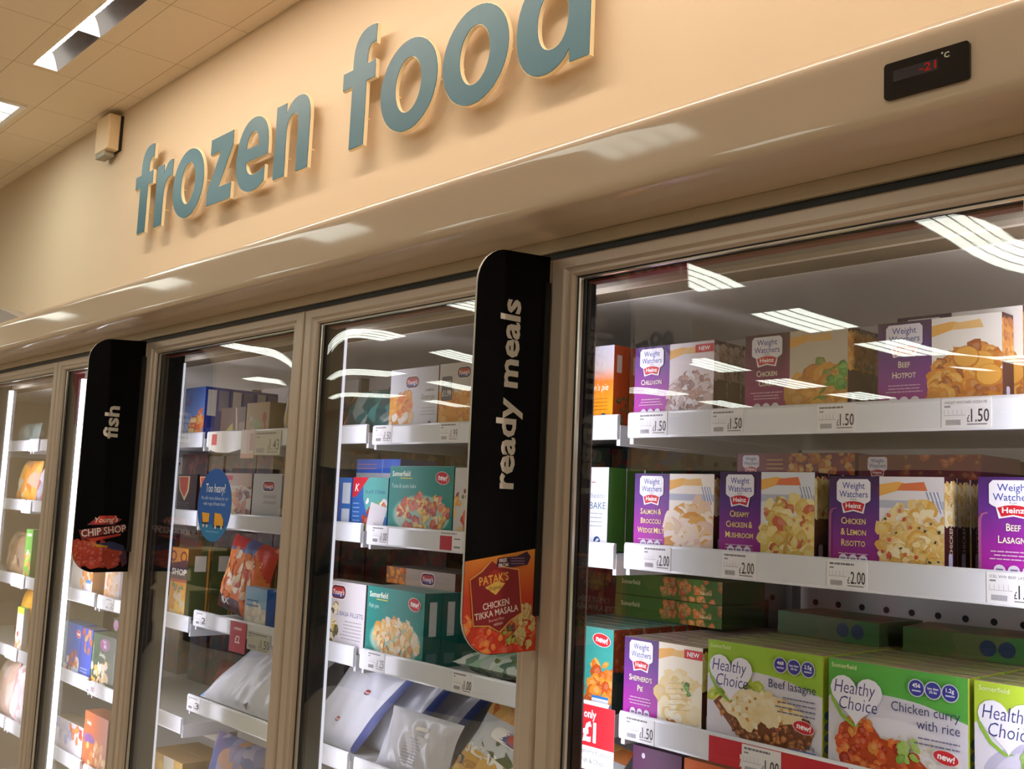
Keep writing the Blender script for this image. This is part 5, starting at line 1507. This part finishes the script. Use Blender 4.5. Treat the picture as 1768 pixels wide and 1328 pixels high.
T('price_ticket', '£1.50 ticket under the chilli con carne on the highest right-hand shelf', 0.032, 0.094, 1.630, 1.668, '£1.50', seed=1)
T('price_ticket', '£1.50 ticket between the chilli con carne and the chicken curry', 0.182, 0.242, 1.630, 1.668, '£1.50', seed=2)
T('price_ticket', '£1.50 ticket under the maroon chicken curry', 0.368, 0.428, 1.630, 1.668, '£1.50', seed=3)
T('price_ticket', '£1.50 ticket for ocean pie under the beef hotpot', 0.55, 0.614, 1.630, 1.668, '£1.50', words='WEIGHT WATCHERS OCEAN PIE', seed=4)
T('price_ticket', '£2.00 ticket under the salmon and broccoli carton', 0.05, 0.108, 1.413, 1.451, '£2.00', seed=5)
T('price_ticket', '£2.00 ticket under the creamy chicken and mushroom carton', 0.208, 0.268, 1.413, 1.451, '£2.00', seed=6)
T('price_ticket', '£2.00 ticket under the chicken and lemon risotto', 0.386, 0.446, 1.413, 1.451, '£2.00', seed=7)
T('price_ticket', 'price ticket for beef lasagne at the right edge of the second shelf', 0.606, 0.67, 1.413, 1.451, '£1.50', words='ICEL WW BEEF LASAGNE', seed=8)
T('price_ticket', "£1.50 ticket under the shepherd's pie", 0.022, 0.084, 1.140, 1.178, '£1.50', seed=9)
# red promotional cards
b = MB(); b.box(-0.039, 0.039, 0, 0.0008, 0, 0.105, M_WHITE)
p = P(b, lambda s, q, l: (s, -l, q), lift=0.00006, step=0.000005)
p.rect(-0.039, 0.038, 0.078, 0.067, ink('cf2330'))
p.text('only', -0.03, 0.084, 0.019, ink('f6eaea'), bold=.02, sx=.85)
p.text('£1', -0.032, 0.047, 0.042, ink('f6eaea'), bold=.05, sx=.82)
p.text('Somerfield battered', -0.036, 0.026, 0.0115, ink('55505a'), fit=.07)
p.text('Fish & Chips', -0.034, 0.011, 0.0115, ink('55505a'), fit=.052)
o = b.build('price_sign', loc=(-0.038, 0.1838, 1.075)); tag(o, 'red and white only £1 sign hanging under the battered fish carton', 'price sign')
for x0, x1, lab in ((0.190, 0.420, 'red pound strip behind the £1.00 ticket under the green beef lasagne'), (0.424, 0.66, 'red pound strip under the green chicken curry with rice')):
    w_ = x1 - x0
    b = MB(); b.box(0, w_, 0, 0.0007, 0, 0.038, ink('c82a34'))
    p = P(b, lambda s, q, l: (s, -l, q), lift=0.00006)
    p.text('£1', w_ * .24, 0.006, 0.036, ink('f0dede'), bold=.05, sx=.9)
    o = b.build('price_strip_card', loc=(x0, 0.1848, 1.139)); tag(o, lab, 'price card')
T('price_ticket', '£1.00 ticket clipped over the red strip under the green beef lasagne', 0.250, 0.316, 1.134, 1.176, '£1.00', y=0.1838, seed=10)
T('price_ticket', '£1.00 ticket over the red strip under the chicken curry with rice', 0.50, 0.566, 1.134, 1.176, '£1.00', y=0.1838, seed=12)
# other doors
T('price_ticket', 'price ticket at the left end of the top strip, under the white ocean pie', -0.732, -0.668, 1.629, 1.667, '£1.50', seed=13)
T('price_ticket', 'price ticket under the only £1.99 pie carton', -0.50, -0.44, 1.629, 1.667, '£1.99', seed=14, fade='7a7480')
T('price_ticket', '£1.00 ticket under the teal pasta bake, near the strip gap', -0.722, -0.662, 1.411, 1.449, '£1.00', seed=15)
def red_ticket(x0, x1, z0, z1, lab):
    w_, h_ = x1 - x0, z1 - z0
    b = MB(); b.box(0, w_, 0, 0.0007, 0, h_, ink('e6e2e2'))
    p = P(b, lambda s, q, l: (s, -l, q), lift=0.00005)
    p.rect(0, h_ * .02, w_ * .55, h_ * .74, ink('b8323c'))
    p.lines(w_ * .05, h_ * .86, w_ * .9, 1, .01, h_ * .06, ink('8a8690'), 'l', 2)
    p.rect(w_ * .64, h_ * .6, w_ * .28, h_ * .06, ink('77737a')); p.rect(w_ * .64, h_ * .16, w_ * .28, h_ * .1, ink('8a8690'))
    o = b.build('price_ticket', loc=(x0, 0.1848, z0)); tag(o, lab, 'price ticket')
red_ticket(-0.482, -0.412, 1.411, 1.449, 'half red price ticket under the right end of the teal pasta bake')
T('price_ticket', 'price ticket at the left end of the third strip, under the teal fish pie', -0.712, -0.648, 1.146, 1.184, '£1.25', seed=16, fade='8a8490')
T('price_ticket', '£1.00 ticket on the third strip, under the flat green and white bag', -0.422, -0.362, 1.146, 1.184, '£1.00', seed=17)
# sticker door
b = MB()
pts = [(0, 0.042), (0, 0.004), (0.012, -0.006), (0.05, -0.014), (0.12, -0.016), (0.2, -0.006), (0.2, 0.042)]
b.prism(pts, lambda a, c, d: (a, d, c), 0, 0.0012, mat('clear_holder', 'd6d2c6', 0.2))
p = P(b, lambda s, q, l: (s, -l, q), lift=0.0001)
p.rect(0.022, 0.006, 0.03, 0.03, ink('b8403c'))
o = b.build('ticket_holder', loc=(-1.535, 0.1838, 1.628)); tag(o, 'curling clear ticket holder with a red square on the top shelf behind the sticker door', 'ticket holder')
b = MB(); b.box(0, 0.072, 0, 0.0008, 0, 0.075, ink('e0cfc8'))
p = P(b, lambda s, q, l: (s, -l, q), lift=0.0001)
p.rect(0, 0, 0.03, 0.075, ink('e6dcd8')); p.rect(0.048, 0.02, 0.02, 0.045, ink('c9a4b4')); p.rect(0, 0, 0.072, 0.012, ink('dcae98'))
o = b.build('price_card', loc=(-1.338, 0.181, 1.597)); tag(o, 'pink and white card hanging from the top strip behind the sticker door', 'price card')
T('price_card', '£1.43 card hanging from the top strip near the right frame of the sticker door', -1.264, -1.134, 1.605, 1.668, '£1.43', y=0.181, bg='c9c6b4', seed=19, fade='5a5648')
T('price_ticket', 'price ticket at the left end of the third strip behind the sticker door', -1.535, -1.47, 1.146, 1.182, '£2', seed=20)
b = MB(); b.box(-0.042, 0.042, 0, 0.0008, 0, 0.076, ink('b8323a'))
p = P(b, lambda s, q, l: (s, -l, q), lift=0.0001)
p.lines(0, 0.056, 0.05, 1, 0.01, 0.006, ink('e8c4c4'), 'c', 3); p.text('£2', 0, 0.024, 0.026, ink('f2dede'), 'c', bold=.02)
o = b.build('price_card', loc=(-1.285, 0.182, 1.104)); tag(o, 'red £2 card hanging above the sagging clear fish bag', 'price card')
T('price_card', '£1.5 card beside the red £2 card behind the sticker door', -1.236, -1.12, 1.12, 1.166, '£1.50', y=0.183, bg='bdb8a6', seed=22, fade='5a5648')
T('price_ticket', 'price ticket on the strip under the sagging clear fish bag', -1.543, -1.47, 0.922, 0.958, '£3', seed=23)
T('price_ticket', 'price ticket on the strip under the pale shell carton and the fish flag', -2.17, -2.1, 1.122, 1.158, '£2', seed=24, fade='a08a90')
T('price_ticket', 'pink price ticket on the strip under the dark green carton', -2.33 + .06, -2.2, 0.852, 0.888, '£1', seed=25, fade='a88a90')
for k, (x0, x1, z0, z1, lab) in enumerate(((-3.036, -2.93, 1.628, 1.676, 'topmost'), (-3.06, -2.952, 1.395, 1.442, 'second from the top'), (-3.10, -2.95, 1.116, 1.166, 'third from the top'), (-3.09, -2.955, 0.850, 0.898, 'lowest'))):
    b = MB(); b.box(x0, x1, 0.181, 0.182, z0, z1, ink('d6d4d8'))
    p = P(b, lambda s, q, l: (s, 0.181 - l, q), lift=0.0001)
    p.rect(x0 + (x1 - x0) * .3, z0 + .012, (x1 - x0) * .3, .01, ink('b8b4bc'))
    o = b.build('price_ticket'); tag(o, '%s of the white price tickets at the left edge of the picture' % lab, 'price ticket')

# ------------------------------------------------------------------ flags on the door posts
def flag_outline(wd=0.152, z0=1.287, z1=1.902, r=0.06):
    pts = [(0.0, z0), (0.0, z1)]
    out = [(-0.003, z0 + .001), (-0.003, z1)]
    for k in range(9):
        a = math.radians(90 + 90 * k / 8)
        out.append((-wd + r + r * math.cos(a), z1 - .006 - r + r * math.sin(a)))
    for k in range(9):
        a = math.radians(180 + 90 * k / 8)
        out.append((-wd + r + r * math.cos(a), z0 + r + r * math.sin(a)))
    return out

M_FLAG = mat('black_flag_board', '030304', 0.45, spec=0.12)
M_FLAGEDGE = mat('flag_white_edge', 'b9b4ac', 0.4)
def flag_root(x, label):
    r = empty('flag_sign', (x, 0, 0))
    tag(r, label, 'flag sign')
    b = MB()
    out = flag_outline()
    b.prism(list(reversed(out)), lambda a, c, d: (d, a, c), -0.002, 0.002, M_FLAGEDGE, cap=M_FLAG)
    b.build('board', r)
    b = MB(); b.box(-0.004, 0.004, -0.012, -0.0005, 1.34, 1.86, M_BLACK); b.build('fixing_strip', r)
    return r
def inside_flag(a, c, wd=0.152, z0=1.287, r=0.06):
    """keep a point on the rounded lower outer corner"""
    a = max(a, -wd + .001); c = max(c, z0 + .001)
    cx, cz = -wd + r, z0 + r
    if a < cx and c < cz:
        d = math.hypot(a - cx, c - cz)
        if d > r - .0008:
            k = (r - .0008) / d
            a, c = cx + (a - cx) * k, cz + (c - cz) * k
    return a, c
class FlagP(P):
    def _c(self, a, b):
        a, b = inside_flag(a, b)
        return min(a, -0.0035), b
def fp(mb):
    return FlagP(mb, lambda s, q, l: (0.002 + l, s, q), lift=0.0001)
def lower_region(ztop_l, ztop_r):
    pts = [(-0.0035, 1.288), (-0.0035, ztop_r), (-0.1515, ztop_l)]
    for k in range(9):
        a = math.radians(180 + 90 * k / 8)
        pts.append((-0.152 + .06 + .06 * math.cos(a), 1.287 + .06 + .06 * math.sin(a)))
    return pts

fr = flag_root(0.0, 'tall black flag sign reading ready meals, with a tikka masala picture at its foot')
b = MB(); p = fp(b)
M_LET = ink('d6cfc4')
p.text('ready meals', -0.064, 1.531, 0.0555, M_LET, rot=PI / 2, bold=0.028, fit=0.291)
b.build('lettering', fr)
b = MB(); p = fp(b)
grad = gradient_ink('sunset_print', [(0.0, 'c83a22'), (0.5, 'c8402a'), (0.78, 'd8702c'), (1.0, 'e89a3a')], 1.45)
nt = grad.node_tree
for nd in nt.nodes:
    if nd.type == 'MAP_RANGE':
        nd.inputs['From Min'].default_value = 1.30
        nd.inputs['From Max'].default_value = 1.44
p.poly(lower_region(1.423, 1.443), grad)
p.blobs(-0.15, 1.29, -0.004, 1.345, ['d83a22', 'c82c1c', 'e0503a', 'd84a28', 'e8823c'], 60, .009, 3, lambda a, c: c < 1.338 - .12 * max(0, a + .09))
p.blobs(-0.05, 1.29, -0.01, 1.36, ['c8b070', 'd8c48c', 'b89a5a', 'd0bc80'], 70, .005, 5, lambda a, c: (a + .03) ** 2 / .00055 + (c - 1.325) ** 2 / .0011 < 1)
p.blobs(-0.075, 1.296, -0.045, 1.335, ['7a2a24', '8a3a2c', '4a6a2c', 'a8b04a'], 14, .006, 6)
shield = [(-0.14, 1.396), (-0.118, 1.408), (-0.1, 1.424), (-0.085, 1.415), (-0.047, 1.41), (-0.037, 1.347), (-0.06, 1.336), (-0.08, 1.320), (-0.10, 1.330), (-0.13, 1.331)]
p.poly([(a + (-.0018 if a < -.09 else .0018), c + (.0018 if c > 1.37 else -.0018)) for a, c in shield], ink('d8a050'))
p.poly(shield, ink('8a1f26'))
p.poly([(-0.124, 1.39), (-0.095, 1.412), (-0.062, 1.402), (-0.09, 1.378)], ink('a83228'))
p.text("PATAK'S", -0.094, 1.392, 0.017, ink('e8b04a'), 'c', bold=.02, rot=.14, fit=.058)
p.poly([(-0.112, 1.385), (-0.09, 1.394), (-0.072, 1.391), (-0.09, 1.374)], ink('e0b85a'))
p.text('Original', -0.092, 1.382, 0.008, ink('3a2016'), 'c', shear=.3, rot=.14)
p.text('CHICKEN', -0.088, 1.356, 0.0135, ink('eadfd4'), 'c', bold=.012, rot=.14, fit=.052)
p.text('TIKKA MASALA', -0.086, 1.344, 0.0135, ink('eadfd4'), 'c', bold=.012, rot=.14, fit=.086)
p.text('Basmati Rice', -0.086, 1.3365, 0.006, ink('d8b0a0'), 'c', rot=.14)
p.text('MEDIUM', -0.082, 1.330, 0.005, ink('e0c8bc'), 'c', rot=.14, bold=.01)
p.poly([(-0.092, 1.416), (-0.088, 1.428), (-0.05, 1.431), (-0.03, 1.438), (-0.022, 1.43), (-0.028, 1.418), (-0.06, 1.414)], ink('3a1c38'))
p.text('FREE', -0.078, 1.422, 0.0075, ink('f0e4e0'), 'c', bold=.02, rot=.1)
p.text('FROM', -0.077, 1.415, 0.0075, ink('f0e4e0'), 'c', bold=.02, rot=.1)
p.lines(-0.062, 1.427, .03, 3, .004, .0012, ink('a07aa0'), 'l', 2)
b.build('picture', fr)

ff = flag_root(-1.56, 'tall black flag sign reading fish, with a chip shop fish picture at its foot')
b = MB(); p = fp(b)
p.text('fish', -0.062, 1.634, 0.052, M_LET, rot=PI / 2, bold=0.028, fit=0.086)
b.build('lettering', ff)
b = MB(); p = fp(b)
p.poly([(-0.12, 1.408), (-0.1, 1.425), (-0.05, 1.43), (-0.03, 1.424), (-0.05, 1.41)], ink('8a3a40'))
p.poly([(-0.105, 1.41), (-0.09, 1.432), (-0.045, 1.434), (-0.04, 1.418)], ink('c8402c'))
p.text("Young's", -0.07, 1.416, 0.02, ink('ece4da'), 'c', shear=.25, rot=.06, bold=.006)
p.poly([(-0.14, 1.395), (-0.02, 1.412), (-0.016, 1.395), (-0.08, 1.383), (-0.13, 1.37)], ink('7a2a2c'))
p.poly([(-0.12, 1.372), (-0.03, 1.388), (-0.03, 1.382), (-0.1, 1.366)], ink('b83a2c'))
p.text('CHIP SHOP', -0.074, 1.385, 0.026, ink('ddd6cc'), 'c', bold=.014, rot=.13, fit=.116)
fish = [(-0.146, 1.363), (-0.12, 1.363), (-0.08, 1.358), (-0.055, 1.346), (-0.03, 1.336), (-0.02, 1.325), (-0.035, 1.31), (-0.07, 1.302), (-0.1, 1.296), (-0.13, 1.31), (-0.146, 1.335)]
p.poly(fish, ink('a83a24'))
p.blobs(-0.146, 1.298, -0.025, 1.362, ['b0402a', 'a83824', 'b4482c', 'a03424', 'ac4428'], 46, .013, 5, lambda a, c: c < 1.362 - .28 * max(0, a + .09) and c > 1.298 + .25 * max(0, -.11 - a) and c > 1.30 + .2 * max(0, a + .07))
p.poly([(-0.09, 1.362), (-0.05, 1.366), (-0.02, 1.356), (-0.015, 1.34), (-0.05, 1.346)], ink('2a3058'))
p.poly([(-0.1, 1.361), (-0.06, 1.355), (-0.064, 1.35), (-0.09, 1.352)], ink('b88a2c'))
p.poly([(-0.03, 1.33), (-0.012, 1.345), (-0.008, 1.31), (-0.02, 1.3)], ink('4a2c40'))
b.build('picture', ff)

# ------------------------------------------------------------------ round sticker on the glass
b = MB()
N = 48
R = 0.086
b.prism([(R * math.cos(2 * PI * i / N), R * math.sin(2 * PI * i / N)) for i in range(N)], lambda a, c, d: (a, d, c), 0, 0.0006, ink('2f62b4'))
p = P(b, lambda s, q, l: (s, -l, q), lift=0.0001)
p.poly([(R * .995 * math.cos(math.radians(t)), R * .995 * math.sin(math.radians(t))) for t in range(212, 330, 6)], ink('2f7cb4'))
p.text('Too heavy?', 0.002, 0.030, 0.029, ink('e8ecf4'), 'c', bold=.008, fit=.1)
p.text('We offer home delivery for our', 0.0, 0.012, 0.0125, ink('c8d4ec'), 'c', fit=.138)
p.text('wide range of frozen foods', 0.0, -0.001, 0.0125, ink('c8d4ec'), 'c', fit=.11)
Y1, Y2 = ink('e8a838'), ink('1d2a44')
p.poly([(-0.062, -0.018), (-0.02, -0.022), (-0.024, -0.046), (-0.054, -0.046)], Y2); p.poly([(-0.06, -0.019), (-0.02, -0.02), (-0.022, -0.041), (-0.052, -0.042)], Y1)
for x in (-0.048, -0.03): p.ell(x, -0.05, 0.004, 0.004, ink('e0d8c8'), 12)
p.poly([(0.002, -0.018), (0.04, -0.022), (0.056, -0.036), (0.056, -0.052), (0.002, -0.052)], Y2); p.poly([(0.006, -0.018), (0.038, -0.02), (0.052, -0.034), (0.052, -0.047), (0.006, -0.047)], Y1)
for x in (0.014, 0.044): p.ell(x, -0.051, 0.0045, 0.0045, ink('e0d8c8'), 12)
p.lines(0, -0.064, .09, 1, .01, .0025, ink('7ab0d4'), 'c', 2)
o = b.build('round_sticker', loc=(-1.128, 0.0135, 1.476)); tag(o, 'round blue too heavy sticker stuck on the door glass', 'sticker')

# ------------------------------------------------------------------ across the aisle (seen only mirrored in the glass)
g = empty('shelving_unit', (-3.0, -3.6, 0))
tag(g, 'dark shelving unit across the aisle, seen mirrored in the door glass', 'shelving')
b = MB(); b.box(-6, 4.5, -0.45, -0.42, 0, 1.75, mat('dark_back', '3a332c', .6)); b.box(-6, 4.5, -0.42, 0.0, 0, 0.16, mat('dark_base', '2a2622', .6)); b.build('frame', g)
M_GOND = mottle('shelf_goods', ['6a2420', '2f3a24', '3a2c22', '7a5a34', '24303a', '4a2a20'], 7)
for z in (0.16, 0.56, 0.96, 1.36):
    b = MB(); b.box(-6, 4.5, -0.42, -0.02, z, z + 0.03, mat('dark_base', '2a2622', .6)); b.build('shelf_board', g)
    b = MB(); b.box(-6, 4.5, -0.4, -0.06, z + 0.03, z + 0.33, M_GOND); o = b.build('packs', g); o['kind'] = 'stuff'
b = MB(); b.box(-0.165, 0.165, -0.003, 0.003, -0.16, 0.16, ink('b8262c')); b.box(-0.165, 0.165, -0.003, 0.003, -0.44, -0.16, ink('cfc8c0'))
p = P(b, lambda s, q, l: (-s, 0.003 + l, q), lift=0.0003, step=0.0002)
p.text('price', 0, -0.1, 0.14, ink('e8c8c4'), 'c', bold=.02)
p.text('99p', 0.03, -0.4, 0.13, ink('2a2624'), 'c', bold=.02)
o = b.build('hanging_poster', loc=(-1.9, -2.5, 2.56)); tag(o, 'red and white price poster hanging over the aisle, mirrored in the right-hand door glass', 'poster')
b = MB(); b.box(-0.16, -0.157, -0.001, 0.001, 0.16, ZC - 2.56, M_BLACK); b.box(0.157, 0.16, -0.001, 0.001, 0.16, ZC - 2.56, M_BLACK); b.build('hanging_wire', o)

b = MB(); b.box(-0.34, 0.34, -0.003, 0.003, -0.22, 0.22, ink('c0262c'))
p = P(b, lambda s, q, l: (-s, 0.003 + l, q), lift=0.0003, step=0.0002)
p.text('AT', 0, -0.02, 0.26, ink('ecccc8'), 'c', bold=.02)
o = b.build('hanging_poster', loc=(-9.3, -2.5, 2.27)); tag(o, 'red poster hanging farther down the aisle, mirrored in the narrow door by the fish flag', 'poster')
b = MB(); b.box(-0.335, -0.332, -0.001, 0.001, 0.22, ZC - 2.27, M_BLACK); b.box(0.332, 0.335, -0.001, 0.001, 0.22, ZC - 2.27, M_BLACK); b.build('hanging_wire', o)
